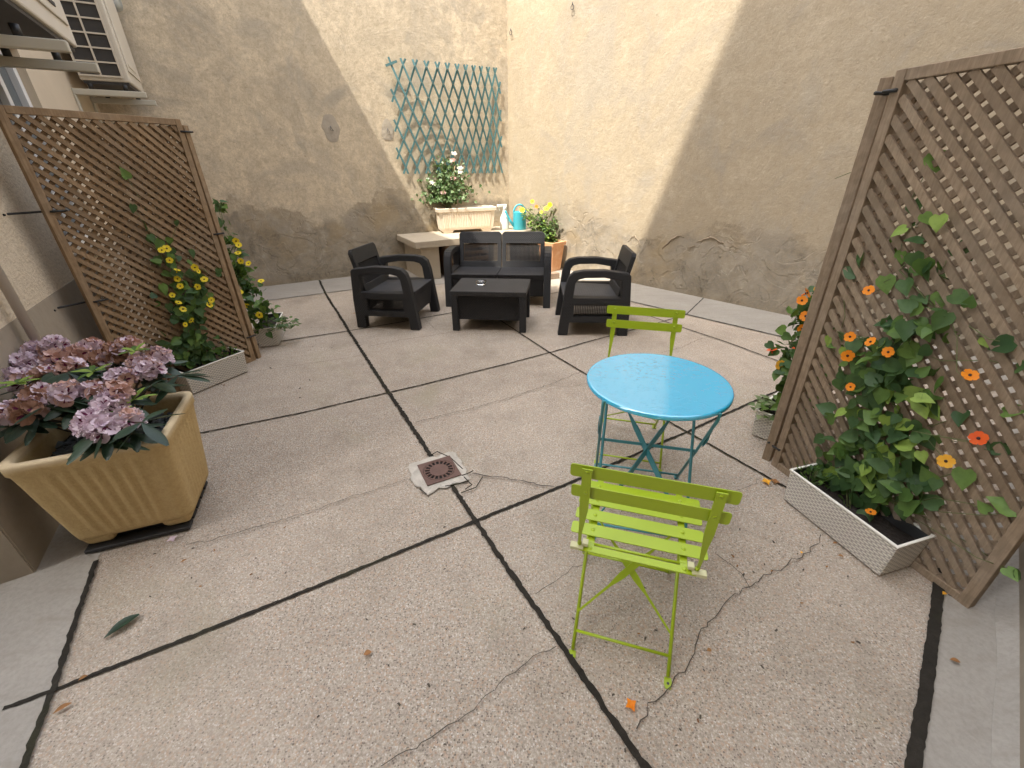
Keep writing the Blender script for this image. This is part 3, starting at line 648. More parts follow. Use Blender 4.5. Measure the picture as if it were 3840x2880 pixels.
def vine(label, root, pp, nn, blobs, singles, flowers, fcols, ls, mats, cat='climbing plant', dmin=.03, dmax=.10, stems=True, group=None):
    A = thing('climbing_vine', label, cat, root, 0, group)
    tow = nn
    def at(px, py, d): return OnP(px, py, pp+nn*d, nn)-A.location
    fo = MB()
    anchors = []
    def leaf(p, s):
        d = Vector((0, 0, -1))*random.uniform(.2, 1)+rv(.55); d -= nn*d.dot(nn)*.5
        nr = nn*1.0+Vector((0, 0, .7))+rv(.35); heart(fo, p, d, nr.normalized(), s*random.uniform(.65, 1.2), random.choice(mats if random.random() < .5 else mats[:5]), random.uniform(.05, .4))
    for (x, y, sx, sy, n) in blobs:
        for _ in range(n):
            leaf(at(random.gauss(x, sx), random.gauss(y, sy), random.uniform(dmin, dmax)), ls)
        anchors.append(at(x, y, .03))
    for (x, y) in singles: leaf(at(x, y, random.uniform(.02, .05)), ls*1.0)
    fo.build('foliage', A, fix=False)
    if stems:
        sm = MB(); r0 = Vector((0, 0, .0))
        anchors.sort(key=lambda v: v.z); main = [r0+Vector((0, 0, -.03))]+[r0.lerp(a, .75) for a in anchors[:3]]+anchors[3:]
        for q in range(3): sm.tube([p+rv(.012) for p in main], .0028, M['stem'], 5)
        for a in [at(x, y, .015) for x, y in singles]:
            near = min(main, key=lambda v: (v-a).length if v.z < a.z+.05 else 9)
            mid = near.lerp(a, .5)+rv(.025); sm.tube([near, near.lerp(mid, .5)+rv(.012), mid, mid.lerp(a, .6)+rv(.01), a], .0016, M['stem'], 5)
        sm.build('stem', A)
    for i, (x, y) in enumerate(flowers):
        p = at(x, y, dmax+random.uniform(.0, .02))+A.location; face = (nn*.5+(CO-p).normalized()*.5+Vector((0, 0, .4))+rv(.36)).normalized()
        put_flower(A, p, face, M[fcols[i % len(fcols)]], random.uniform(.62, .86))
        if stems:
            q_ = p-A.location; near = min(main, key=lambda v: (v-q_).length); fl_ = MB(); e_ = q_-face*.026
            fl_.tube([near, near.lerp(e_, .4)+rv(.015), near.lerp(e_, .8)-face*.02+rv(.008), e_], .0014, M['stem'], 5); fl_.build('flower_stalk', A)
    return A
# right front screen, camera side
nRf = Vector(((RE-RP).y, -(RE-RP).x, 0)).normalized(); nRf = nRf if nRf.x < 0 else -nRf
GL = [M['leaf'], M['leaf_dk'], M['leaf_dk'], M['leaf'], M['leaf_dk']]; GLm = GL+[M['leaf_lt']]
vine('orange flowered climbing vine spreading over the right screen from the front planter', Vector((1.52, 1.42, .14)), RP, nRf,
     [(3320, 1470, 68, 85, 46), (3250, 1640, 75, 80, 58), (3290, 1790, 88, 65, 60), (3190, 1780, 55, 60, 32), (3330, 1290, 80, 45, 22), (3430, 1210, 60, 45, 14), (3420, 1600, 50, 100, 22), (3240, 1400, 45, 50, 22), (3380, 1860, 60, 45, 16), (3150, 1250, 40, 40, 4), (3400, 1020, 70, 90, 9), (3480, 840, 50, 90, 5), (3560, 1180, 60, 80, 6)],
     [(3504, 577), (3430, 751), (3464, 763), (3430, 843), (3333, 900), (3378, 912), (3241, 943), (3464, 963), (3590, 917), (3545, 975), (3516, 1026), (3212, 1032), (3407, 1015), (3801, 1282), (3815, 1380), (3505, 1480), (3613, 1545), (3764, 1545), (3768, 1668), (3712, 1691), (3618, 1762), (3519, 1877), (3707, 1920), (3811, 1920), (3773, 2131), (3800, 2150), (3690, 1265), (3090, 1640), (3110, 1700), (3105, 1290)],
     [(3258, 1089), (3188, 1263), (3265, 1282), (3178, 1334), (3331, 1320), (3637, 1407), (3190, 1451), (3670, 1644), (3547, 1729), (3265, 1920)], ['ora', 'ora', 'ora', 'ora', 'ora', 'ora', 'ora', 'red', 'amber', 'ora'], .064, GLm, group='orange flowered vines')
nRb = Vector((-math.sin(R(40)), math.cos(R(40)), 0))   # far side of the panel that runs back
pRb = RP+Vector((-.012, .045, 0))
nRb_f = nRb
def vine3(label, root, pts_px, flowers, fcols, ls, mats, depth0, spread, nper, group=None, face=None):
    """a free column of foliage: sighted centres at given depths"""
    A = thing('climbing_vine', label, 'climbing plant', root, 0, group); fo = MB(); sm = MB(); prev = Vector((0, 0, -.02)); chain = [prev]
    for (x, y, dz, n, s) in pts_px:
        c = D(x, y, depth0+dz)-root
        for _ in range(int(n*1.8)):
            p = c+Vector((random.gauss(0, s), random.gauss(0, s*.7), random.gauss(0, s)))
            d = rv(.7)+Vector((0, 0, -.5)); nr = Vector((0, -.5, .8))+rv(.4); heart(fo, p, d, nr.normalized(), ls*random.uniform(.6, 1.15), random.choice(mats), random.uniform(.05, .4))
        chain.append(c)
    fo.build('foliage', A, fix=False)
    order = sorted(chain, key=lambda v: v.z); sm.tube(order, .003, M['stem'], 5); sm.tube([v+Vector((.02, .01, 0))*math.sin(i*2.) for i, v in enumerate(order)], .0022, M['stem'], 5); sm.build('stem', A)
    for i, (x, y, dz) in enumerate(flowers):
        p = D(x, y, depth0+dz); put_flower(A, p, ((CO-p).normalized()*.7+Vector((0, 0, .3))+rv(.35)).normalized(), M[fcols[i % len(fcols)]], random.uniform(.85, 1.05))
    return A
vine3('orange flowered climbing vine behind the right screen, leaning out past its post', Vector((1.66, 2.28, .14)),
      [(2990, 1500, .0, 16, .05), (3000, 1430, .0, 22, .055), (3010, 1360, .0, 26, .055), (3020, 1290, .0, 26, .055), (3040, 1220, .0, 22, .05), (3050, 1160, 0, 18, .045), (3080, 1110, 0, 10, .035), (2960, 1290, -.05, 8, .05), (2945, 1380, -.05, 8, .04)],
      [(3091, 1049, 0), (3068, 1089, -.03), (3026, 1099, -.05), (3007, 1127, -.05), (3070, 1132, -.03), (3021, 1186, -.06), (3007, 1233, -.06), (2995, 1303, -.06), (2894, 1313, -.05), (2925, 1369, -.05)], ['ora', 'amber', 'ora', 'ora', 'red', 'ora', 'ora', 'red', 'red', 'amber'], .062, GL, 2.40, .05, 14, 'orange flowered vines')
# left
nLf = Vector((math.sin(R(angL)), -math.cos(R(angL)), 0))
vine('yellow flowered climbing vine on the left screen above the front planter', Vector((-2.38, 3.08, .14)), LP, nLf,
     [(700, 1090, 38, 50, 46), (705, 1190, 32, 45, 44), (720, 1290, 42, 34, 60), (690, 1330, 50, 24, 34), (625, 990, 30, 40, 10), (760, 1060, 25, 35, 10), (775, 1130, 18, 30, 8), (775, 1335, 25, 20, 16)],
     [(497, 767), (542, 835), (659, 827), (552, 889), (636, 892), (572, 971), (609, 1023), (479, 669), (560, 880), (600, 900), (590, 960), (600, 1140), (670, 960), (640, 930)],
     [(607, 938), (625, 932), (636, 976), (664, 1013), (666, 1046), (731, 1003), (743, 1017), (766, 1048), (676, 1073), (741, 1076), (646, 1107), (669, 1135), (686, 1160), (786, 1143), (793, 1125), (694, 1217), (718, 1202)], ['yel'], .062, GL, group='yellow flowered vines')
vine3('yellow flowered climbing vine behind the left screen post, against the stained wall', Vector((-2.25, 3.93, .14)),
      [(960, 1185, 0, 30, .06), (940, 1130, 0, 34, .06), (925, 1075, 0, 30, .055), (905, 1015, 0, 26, .05), (885, 960, 0, 18, .04), (870, 905, 0, 10, .03), (838, 835, 0, 3, .02), (826, 785, 0, 6, .025), (820, 758, 0, 4, .02), (985, 1165, 0, 12, .05)],
      [(885, 904, -.06), (895, 919, -.06), (893, 949, -.06), (903, 979, -.06), (932, 988, -.06), (979, 1054, -.05), (901, 1096, -.08), (926, 1146, -.08), (973, 1181, -.08)], ['yel'], .058, GL, 3.9, .05, 14, 'yellow flowered vines')
def tuft(name, label, cat, c, n, rad, h, s, mats, group=None, kind='heart'):
    A = thing(name, label, cat, c, 0, group); fo = MB(); sm = MB()
    for _ in range(n):
        a = random.random()*6.28; r = rad*random.random()**.6; p = Vector((math.cos(a)*r, math.sin(a)*r, h*random.random()*(1-.5*r/rad)))
        if kind == 'heart': heart(fo, p, Vector((math.cos(a), math.sin(a), random.uniform(-.5, .3)))+rv(.4), (Vector((0, -.2, 1))+rv(.3)).normalized(), s*random.uniform(.6, 1.2), random.choice(mats), .2)
        else: blade(fo, p, Vector((math.cos(a)*.6, math.sin(a)*.6, 1))+rv(.3), (Vector((math.cos(a), math.sin(a), .3))+rv(.2)).normalized(), s*random.uniform(.7, 1.2), s*.45, random.choice(mats), .1)
        if _ % 5 == 0: sm.tube([(p.x*.2, p.y*.2, -.02), p*.6, p], .0015, M['stem'], 4)
    fo.build('foliage', A, fix=False); sm.build('stem', A); return A
tuft('ivy', 'variegated trailing ivy spilling from the planter behind the right screen post', 'ivy', Vector((1.62, 2.20, .165)), 75, .13, .1, .045, [M['ivy'], M['ivy'], M['leaf']])
tuft('ivy', 'trailing ivy spilling from the planter behind the left screen post', 'ivy', Vector((-2.20, 3.90, .165)), 80, .13, .10, .042, [M['ivy'], M['leaf'], M['leaf_dk']])
tuft('shrublet', 'small dark leafy shrublet at the far end of the right front planter', 'plant', Vector((1.46, 1.60, .14)), 70, .07, .12, .034, [M['leaf_dk'], M['leaf']], kind='blade')
tuft('shrublet', 'small dark leafy shrublet at the far end of the left front planter', 'plant', Vector((-2.33, 3.20, .14)), 70, .08, .14, .036, [M['leaf_dk'], M['leaf']], kind='blade')
# trailing tendrils
for lab, q in (('thin bare tendril curling along the right screen post', [(3130, 670, 2.02), (3180, 650, 1.98), (3240, 625, 1.95), (3300, 600, 1.93)]), ):
    b = MB(); b.tube([D(*p) for p in q], .0016, M['stem'], 5); tag(b.build('tendril'), lab, 'tendril')

# ------------------------------------------------------------------ big stone pot with rhododendron
PA = 21.0; PC = Vector((-1.79, 1.575, 0))
POT = thing('stone_pot', 'large square ribbed yellow stone pot holding the lilac rhododendron', 'plant pot', PC, R(PA))
pw, pd, bw, bd, ph, pz0 = .270, .240, .222, .185, .535, .08
def rrect(hx, hy, r, n=5):
    o = []
    for (cx, cy, a0) in ((hx-r, -hy+r, -90), (hx-r, hy-r, 0), (-hx+r, hy-r, 90), (-hx+r, -hy+r, 180)):
        for k in range(n+1): a = R(a0+90*k/n); o.append((cx+r*math.cos(a), cy+r*math.sin(a)))
    return o
def ribbed(hx, hy, z, amp, nrib, rc_=.05):
    """rounded rectangle ring with fluted faces"""
    out = []; N = 40
    for side in range(4):
        ex, ey = ((hx, hy) if side % 2 == 0 else (hy, hx))
        for k in range(N):
            t = -1+2*k/N; x = t*(ex-rc_) ; u_ = abs(t); env = max(0, min(1, (0.86-u_)/.1)); y = -ey - amp*env*(.5+.5*math.cos(t*math.pi*nrib))
            p = Vector((x, y, 0)); p.rotate(Matrix.Rotation(side*math.pi/2, 3, 'Z')); out.append((p.x, p.y, z))
        for k in range(6):
            a = R(-90+90*k/6); p = Vector((ex-rc_+rc_*math.cos(a), -ey+rc_+rc_*math.sin(a), 0)); p.rotate(Matrix.Rotation(side*math.pi/2, 3, 'Z')); out.append((p.x, p.y, z))
    return out
rings = []
def lerp(a, c, t): return a+(c-a)*t
for z, t, am in ((pz0, 0, 0), (pz0+.02, .06, .0), (pz0+.05, .14, .006), (.3, .5, .0075), (.45, .80, .0065), (.478, .87, 0), (.490, 1.0, 0), (.527, 1.03, 0), (ph, 1.0, 0)):
    rings.append(ribbed(lerp(bw, pw, t), lerp(bd, pd, t), z, am, 9))
for z, s_ in ((ph, .9), (.52, .875), (.38, .84)): rings.append(ribbed(pw*s_, pd*s_-.005, z, 0, 1, .04))
b = MB(); n = len(rings[0]); b.add([p for r_ in rings for p in r_], [(i*n+k, i*n+(k+1) % n, (i+1)*n+(k+1) % n, (i+1)*n+k) for i in range(len(rings)-1) for k in range(n)]+[tuple(reversed(range(n)))], M['stone'], True)
b.build('bowl', POT)
for sx in (-1, 1):
    for sy in (-1, 1):
        b = MB(); cx, cy = sx*(bw-.075), sy*(bd-.07)
        b.hexa([(cx+a*.05, cy+c*.05, .028) for a, c in ((-1, -1), (1, -1), (1, 1), (-1, 1))], [(cx+a*.068, cy+c*.062, pz0+.012) for a, c in ((-1, -1), (1, -1), (1, 1), (-1, 1))], M['stone']); b.build('foot', POT, .02)
b = MB(); b.add([(x*pw*.86, y*pd*.85, .438) for x, y in ((-1, -1), (1, -1), (1, 1), (-1, 1))], [(0, 1, 2, 3)], M['soil']); b.build('soil', POT, fix=False)
b = MB()
for k in range(420):
    x, y = random.uniform(-.83, .83)*pw, random.uniform(-.82, .82)*pd; s_ = random.uniform(.012, .026); c = Vector((x, y, .441+random.random()*.012))
    m4 = Matrix.Rotation(random.random()*6, 3, 'Z') @ Matrix.Rotation(random.uniform(-.5, .5), 3, 'X') @ Matrix.Rotation(random.uniform(-.5, .5), 3, 'Y')
    rim = [m4 @ Vector((math.cos(a)*s_*random.uniform(.7, 1.1), math.sin(a)*s_*.7*random.uniform(.7, 1.1), 0)) for a in (0, 1.05, 2.1, 3.14, 4.2, 5.2)]
    b.hexa([c+p-m4 @ Vector((0, 0, .003)) for p in rim], [c+p*.9+m4 @ Vector((0, 0, .003)) for p in rim], M['slate'])
o = b.build('slate_mulch', POT); o['kind'] = 'stuff'
b = MB()
TRY = thing('pot_trolley', 'low black slatted trolley under the big stone pot', 'pot trolley', PC+Vector((.0, -.015, 0)), R(PA))
for k in range(5):
    b = MB(); b.box((.0, -.15+k*.075, .018), (.40, .06, .018), M['tie']); b.build('slat', TRY, .004)
for sx in (-1, 1):
    b = MB(); b.box((sx*.16, 0, .0045), (.05, .34, .0085), M['tie']); b.build('runner', TRY)
# rhododendron
RH = thing('rhododendron', 'bushy rhododendron with lilac and fading peach flower trusses in the stone pot', 'shrub', PC+Vector((0, 0, .44)))
def truss(px, py, dep, kind, rad=.064, nf=13):
    c = D(px, py, dep)-RH.location; mb = MB()
    cols = {'l': ['lilac']*5+['peach'], 'p': ['peach']*4+['lilac'], 'b': ['peach', 'brownp', 'brownp', 'lilac']}[kind]
    for k in range(nf):
        t = (k+.5)/nf; phi = k*2.4; zz = 1-1.25*t; rr = math.sqrt(max(0, 1-zz*zz)); dv = Vector((rr*math.cos(phi), rr*math.sin(phi), zz*.85))+rv(.12); dv.normalize()
        p = c+dv*rad*.62; m = M[random.choice(cols)]; x = dv.orthogonal().normalized(); y = dv.cross(x); a0 = random.random()*6; fr = random.uniform(.027, .036)
        for q in range(5):
            a = a0+q*2*math.pi/5; e = x*math.cos(a)+y*math.sin(a); sd = x*-math.sin(a)+y*math.cos(a); r1 = fr*random.uniform(.9, 1.15); lift = random.uniform(.15, .6); v = []; ph_ = random.random()*6
            for (rr, ww, zz) in ((.12, .10, .0), (.45, .34, .30), (.78, .52, .30+lift*.4), (1.0, .40, .30+lift*.55)):
                for kx in range(5):
                    tx = kx/2-1; v.append(p+e*r1*(rr-.10*tx*tx*(rr > .9)+.05*(kx == 2)*(rr < .9))+sd*r1*ww*tx+dv*r1*(zz-.25+.12*math.sin(ph_+kx*2.1+rr*3)*(rr > .5)+.10*tx*tx))
            fs = [(r_*5+kx, r_*5+kx+1, r_*5+kx+6, r_*5+kx+5) for r_ in range(3) for kx in range(4)]
            mb.add(v, fs, m, True)
            if q == 0: mb.add([w_+dv*.0016 for w_ in (v[0], v[4], v[8], v[12]+(v[7]-v[12])*.3, v[6])], [(0, 1, 2, 3, 4)], M['blotch'], True)
            if q in (1, 4) and kind == 'l': mb.add([w_+dv*.0016 for w_ in (v[1], v[3], v[7].lerp(v[8], .4), v[7].lerp(v[6], .4))], [(0, 1, 2, 3)], M['blotch'], True)
    mb.build('flower_truss', RH, fix=False)
    return c
tr = [(203, 1300, 2.12, 'l'), (215, 1352, 1.98, 'p'), (275, 1385, 1.95, 'p'), (95, 1365, 2.06, 'l'), (345, 1312, 2.1, 'l'), (443, 1322, 2.08, 'b'), (480, 1305, 2.12, 'p'), (595, 1345, 2.04, 'l'), (560, 1390, 1.95, 'l'), (455, 1425, 1.85, 'l'), (258, 1480, 1.72, 'l'), (150, 1490, 1.75, 'b'), (411, 1523, 1.72, 'l'), (390, 1610, 1.63, 'l'), (345, 1590, 1.66, 'l'), (50, 1552, 1.72, 'l'), (476, 1582, 1.68, 'l'), (30, 1420, 1.98, 'l'), (350, 1480, 1.78, 'b'), (10, 1330, 2.1, 'l'), (140, 1320, 2.14, 'l'), (300, 1335, 2.05, 'p'), (180, 1415, 1.9, 'p'), (90, 1430, 1.9, 'l'), (395, 1350, 2.06, 'b'), (530, 1370, 2.0, 'l'), (110, 1540, 1.68, 'b'), (440, 1480, 1.76, 'b')]
cs = [truss(*q) for q in tr]
lf = MB(); st = MB()
for c in cs:
    tip = c-Vector((0, 0, .03)); base = Vector((random.uniform(-.06, .06), random.uniform(-.06, .06), -.02))
    st.tube([base, base.lerp(tip, .5)+Vector((0, 0, .03)), tip], [.009, .006, .004], M['bark'], 6)
    for k in range(6):
        a = k*2*math.pi/6+random.uniform(-.3, .3); dv = Vector((math.cos(a), math.sin(a), random.uniform(-.35, .15))); blade(lf, tip+Vector((0, 0, random.uniform(-.03, .0))), dv, (Vector((0, 0, 1))+rv(.2)).normalized(), random.uniform(.09, .125), random.uniform(.032, .042), M['rhodo'], .25, -.25)
for px, py, dep in ((370, 1655, 1.61), (520, 1625, 1.62), (90, 1580, 1.7), (160, 1560, 1.68), (250, 1540, 1.7), (660, 1440, 1.95), (560, 1480, 1.85), (100, 1490, 1.8), (240, 1430, 1.85), (180, 1430, 1.85), (20, 1640, 1.75)):
    c = D(px, py, dep)-RH.location+Vector((0, .03, .03)); st.tube([Vector((0, 0, -.02)), Vector((0, 0, .1)).lerp(c, .6), c], .004, M['bark'], 5)
    for k in range(6):
        a = random.random()*6.28; dv = Vector((math.cos(a), math.sin(a), random.uniform(-.5, .2))); blade(lf, c, dv, (Vector((0, 0, 1))+rv(.3)).normalized(), random.uniform(.10, .15), random.uniform(.034, .048), M['rhodo'], .25, -.2)
for px, py, dep in ((63, 1440, 1.78), (348, 1396, 1.86), (506, 1318, 2.0), (430, 1560, 1.68), (500, 1500, 1.8)):
    c = D(px, py, dep)-RH.location; young = MB()
    for k in range(9):
        a = k*.75; dv = Vector((math.cos(a), math.sin(a), random.uniform(.05, .55))); blade(young, c, dv, Vector((0, 0, 1)), random.uniform(.06, .085), .022, M['leaf_lt'] if k % 3 else M['leaf'], .15, .3)
    young.build('young_shoot', RH, fix=False)
lf.build('leaves', RH, fix=False); st.build('branches', RH)

# ------------------------------------------------------------------ woven lounge set
def side_frame(A, x0, x1, dep, m):
    """arm, legs and perforated side panel in one moulded piece; y=0 is the front"""
    out = [(.0, 0), (.10, 0), (.112, .135), (dep-.112, .135), (dep-.10, 0), (dep, 0), (dep-.005, .30), (dep-.03, .60), (dep-.05, .622), (.42, .652), (.22, .648), (.13, .63), (.085, .59), (.06, .50)]
    hole = [(.135, .385), (dep-.10, .385), (dep-.115, .555), (.42, .583), (.24, .58), (.175, .562), (.15, .53)]
    g0, g1, h0, h1 = .15, dep-.16, .20, .315
    perf = [(g0, h0), (g1, h0), (g1, h1), (g0, h1)]
    mb = MB(); mb.profile([out, hole, perf], 'x', x0, x1, m); fr = mb.build('side_frame', A, .008)
    mb = MB(); xc = (x0+x1)/2; n = int((g1-g0)/.0165)
    for k in range(1, n): y = lerp(g0, g1, k/n); mb.box((xc, y, (h0+h1)/2), (.012, .0085, h1-h0), m)
    for k in range(1, 9): z = lerp(h0, h1, k/9); mb.box((xc, (g0+g1)/2, z), (.009, g1-g0, .0065), m)
    mb.build('perforated_panel', fr)
def back_rest(A, cx, wd, m):
    mb = MB(); y0, z0, y1, z1 = .575, .36, .675, .795; t = .045
    ux = Vector((1, 0, 0)); up = Vector((0, y1-y0, z1-z0)); ln = up.length; up.normalize(); nn = Vector((0, -up.z, up.y))
    def pt(a, s, k): return Vector((cx+a, y0, z0))+up*s+nn*k
    gx, s0, s1 = wd/2-.055, .085, .30
    def slab(a0, a1, q0, q1): mb.hexa([pt(a0, q0, 0), pt(a1, q0, 0), pt(a1, q0, -t), pt(a0, q0, -t)], [pt(a0, q1, 0), pt(a1, q1, 0), pt(a1, q1, -t), pt(a0, q1, -t)], m)
    # frame pieces of the back, mitred as one outline
    loops = [[(-wd/2, 0), (wd/2, 0), (wd/2, ln-.03), (wd/2-.03, ln), (-wd/2+.03, ln), (-wd/2, ln-.03)], [(-gx, s0), (-gx, s1), (gx, s1), (gx, s0)]]
    b2 = MB(); b2.profile(loops, 'z', -t, 0, m)
    for v in b2.v: w_ = pt(v.x, v.y, v.z); v.x, v.y, v.z = w_.x, w_.y, w_.z
    o = b2.build('backrest', A, .008)
    b3 = MB(); n = int(2*gx/.0165)
    for k in range(1, n):
        a = lerp(-gx, gx, k/n); b3.bar(pt(a, s0, -t/2), pt(a, s1, -t/2), .0085, .012, m, nn)
    for k in range(1, 14):
        s_ = lerp(s0, s1, k/14); b3.bar(pt(-gx, s_, -t/2), pt(gx, s_, -t/2), .0065, .009, m, nn)
    b3.build('perforated_panel', o)
def lounge(name, label, cat, wd, seats, loc, rot, group=None):
    A = thing(name, label, cat, loc, rot, group); dep = .70; m, mr = M['rattan'], M['rattan_rib']; h = wd/2; aw = .086
    side_frame(A, -h, -h+aw, dep, m); side_frame(A, h-aw, h, dep, m)
    iw = wd-2*aw; n = seats
    for k in range(n):
        c = -iw/2+iw*(k+.5)/n; w1 = iw/n-.004
        mb = MB(); mb.hexa([(c-w1/2, .045, .335), (c+w1/2, .045, .335), (c+w1/2, .60, .315), (c-w1/2, .60, .315)], [(c-w1/2, .04, .392), (c+w1/2, .04, .392), (c+w1/2, .60, .368), (c-w1/2, .60, .368)], mr); mb.build('seat', A, .007)
        back_rest(A, c, w1-.002, m)
    mb = MB(); mb.hexa([(-iw/2+.001, .085, .12), (iw/2-.001, .085, .12), (iw/2-.001, .115, .12), (-iw/2+.001, .115, .12)], [(-iw/2+.001, .048, .334), (iw/2-.001, .048, .334), (iw/2-.001, .078, .334), (-iw/2+.001, .078, .334)], m if seats > 1 else mr); mb.build('front_panel', A, .005)
    mb = MB(); mb.box((0, .64, .25), (iw-.002, .03, .20), m); mb.build('rear_panel', A, .005)
    return A
# footprints: origin is the middle of the front edge
fl, fr = G(1678, 1151), G(2056, 1157); c = (fl+fr)/2; lounge('sofa', 'black woven two seat sofa with split back, behind the low table', 'sofa', 1.28, 2, c, math.atan2((fr-fl).y, (fr-fl).x))
bl, f_l = G(1343, 1229), G(1574, 1240); d = (f_l-bl).normalized(); side = Vector((-d.y, d.x, 0)); c = f_l+side*.365
lounge('armchair', 'black woven armchair left of the low table, turned to the right', 'armchair', .73, 1, c, math.atan2(-d.x, d.y)+math.pi, 'black woven armchairs')
f_l, bk = G(2091, 1258), G(2361, 1261); d = (f_l-bk).normalized(); side = Vector((d.y, -d.x, 0)); c = f_l+side*.365
lounge('armchair', 'black woven armchair right of the low table, behind the far green chair', 'armchair', .73, 1, c, math.atan2(-d.x, d.y)+math.pi, 'black woven armchairs')
fl, fr = G(1696, 1240.5), G(1974, 1249); c = (fl+fr)/2
CT = thing('coffee_table', 'black woven low box table between the armchairs, glass ashtray on top', 'coffee table', c, math.atan2((fr-fl).y, (fr-fl).x))
b = MB(); b.box((0, .285, .398), (.775, .57, .05), M['rattan_rib']); b.build('top', CT, .006)
b = MB(); b.box((0, .285, .245), (.66, .50, .255), M['rattan']); b.build('box', CT, .005)
for x in (-.35, .35):
    for y in (.035, .535):
        b = MB(); b.box((x, y, .1862), (.068, .068, .3725), M['rattan']); b.build('leg', CT, .006)
AT = thing('ashtray', 'clear round glass ashtray on the black low table', 'ashtray', G(1804, 1066, .424))
b = MB(); b.lathe([(.001, 0), (.052, 0), (.056, .006), (.058, .034), (.050, .034), (.047, .012), (.001, .010)], M['glass'], 28, close=False); b.build('bowl', AT)
b = MB()
for k in range(14): b.box((random.uniform(-.03, .03), random.uniform(-.03, .03), .014), (.006, .014, .004), M['cement'], Matrix.Rotation(random.random()*3, 3, 'Z'))
b.build('ash', AT)

# ------------------------------------------------------------------ bistro set
GM = M['green_metal']
def slat_mesh(mb, c, wd, dp, th, m, up='z', r=.008):
    """flat slat with clipped corners, wd along x"""
    x, y = wd/2, dp/2; o = [(-x+r, -y), (x-r, -y), (x-r*.3, -y+r*.3), (x, -y+r), (x, y-r), (x-r*.3, y-r*.3), (x-r, y), (-x+r, y), (-x+r*.3, y-r*.3), (-x, y-r), (-x, -y+r), (-x+r*.3, -y+r*.3)]
    if up == 'z': lo = [(c[0]+a, c[1]+e, c[2]-th/2) for a, e in o]; hi = [(c[0]+a, c[1]+e, c[2]+th/2) for a, e in o]
    else: lo = [(c[0]+a, c[1]+th/2, c[2]+e) for a, e in o]; hi = [(c[0]+a, c[1]-th/2, c[2]+e) for a, e in o]
    mb.hexa(lo, hi, m)
def rivet(mb, p, m, ax='z', r=.007):
    p = Vector(p); prof = [(r, 0), (r*.8, .0025), (r*.3, .004)]; seg = 10; vs = []
    for rr, z in prof:
        for k in range(seg):
            a = 2*math.pi*k/seg; vs.append(p+(Vector((rr*math.cos(a), rr*math.sin(a), z)) if ax == 'z' else Vector((rr*math.cos(a), -z if ax == '-y' else z, rr*math.sin(a)))))
    mb.add(vs, [(i*seg+k, i*seg+(k+1) % seg, (i+1)*seg+(k+1) % seg, (i+1)*seg+k) for i in range(2) for k in range(seg)]+[tuple(2*seg+k for k in range(seg))], m, True)
def flatbar(mb, pts, wds, th, m, nrm):
    pts = [Vector(p) for p in pts]; nrm = Vector(nrm); vs = []; n = len(pts)
    for i, p in enumerate(pts):
        t = (pts[min(i+1, n-1)]-pts[max(i-1, 0)]).normalized(); x = t.cross(nrm).normalized(); u = x.cross(t).normalized()
        vs += [p+x*wds[i]/2+u*th/2, p-x*wds[i]/2+u*th/2, p-x*wds[i]/2-u*th/2, p+x*wds[i]/2-u*th/2]
    fs = [(4*i+k, 4*i+(k+1) % 4, 4*i+4+(k+1) % 4, 4*i+4+k) for i in range(n-1) for k in range(4)]+[(3, 2, 1, 0), tuple(4*n-4+k for k in range(4))]
    mb.add(vs, fs, m)
def tab_foot(mb, p, dy, m):
    p = Vector(p); o = [(-.011, 0), (.011, 0), (.013, dy*.022), (.008, dy*.036), (-.008, dy*.036), (-.013, dy*.022)]
    mb.hexa([p+Vector((a, e, .001)) for a, e in o], [p+Vector((a, e, .006)) for a, e in o], m); mb.lathe([(.0045, .0062), (.0045, .0072)], M['steel_dark'], 8, p+Vector((0, dy*.02, 0)))
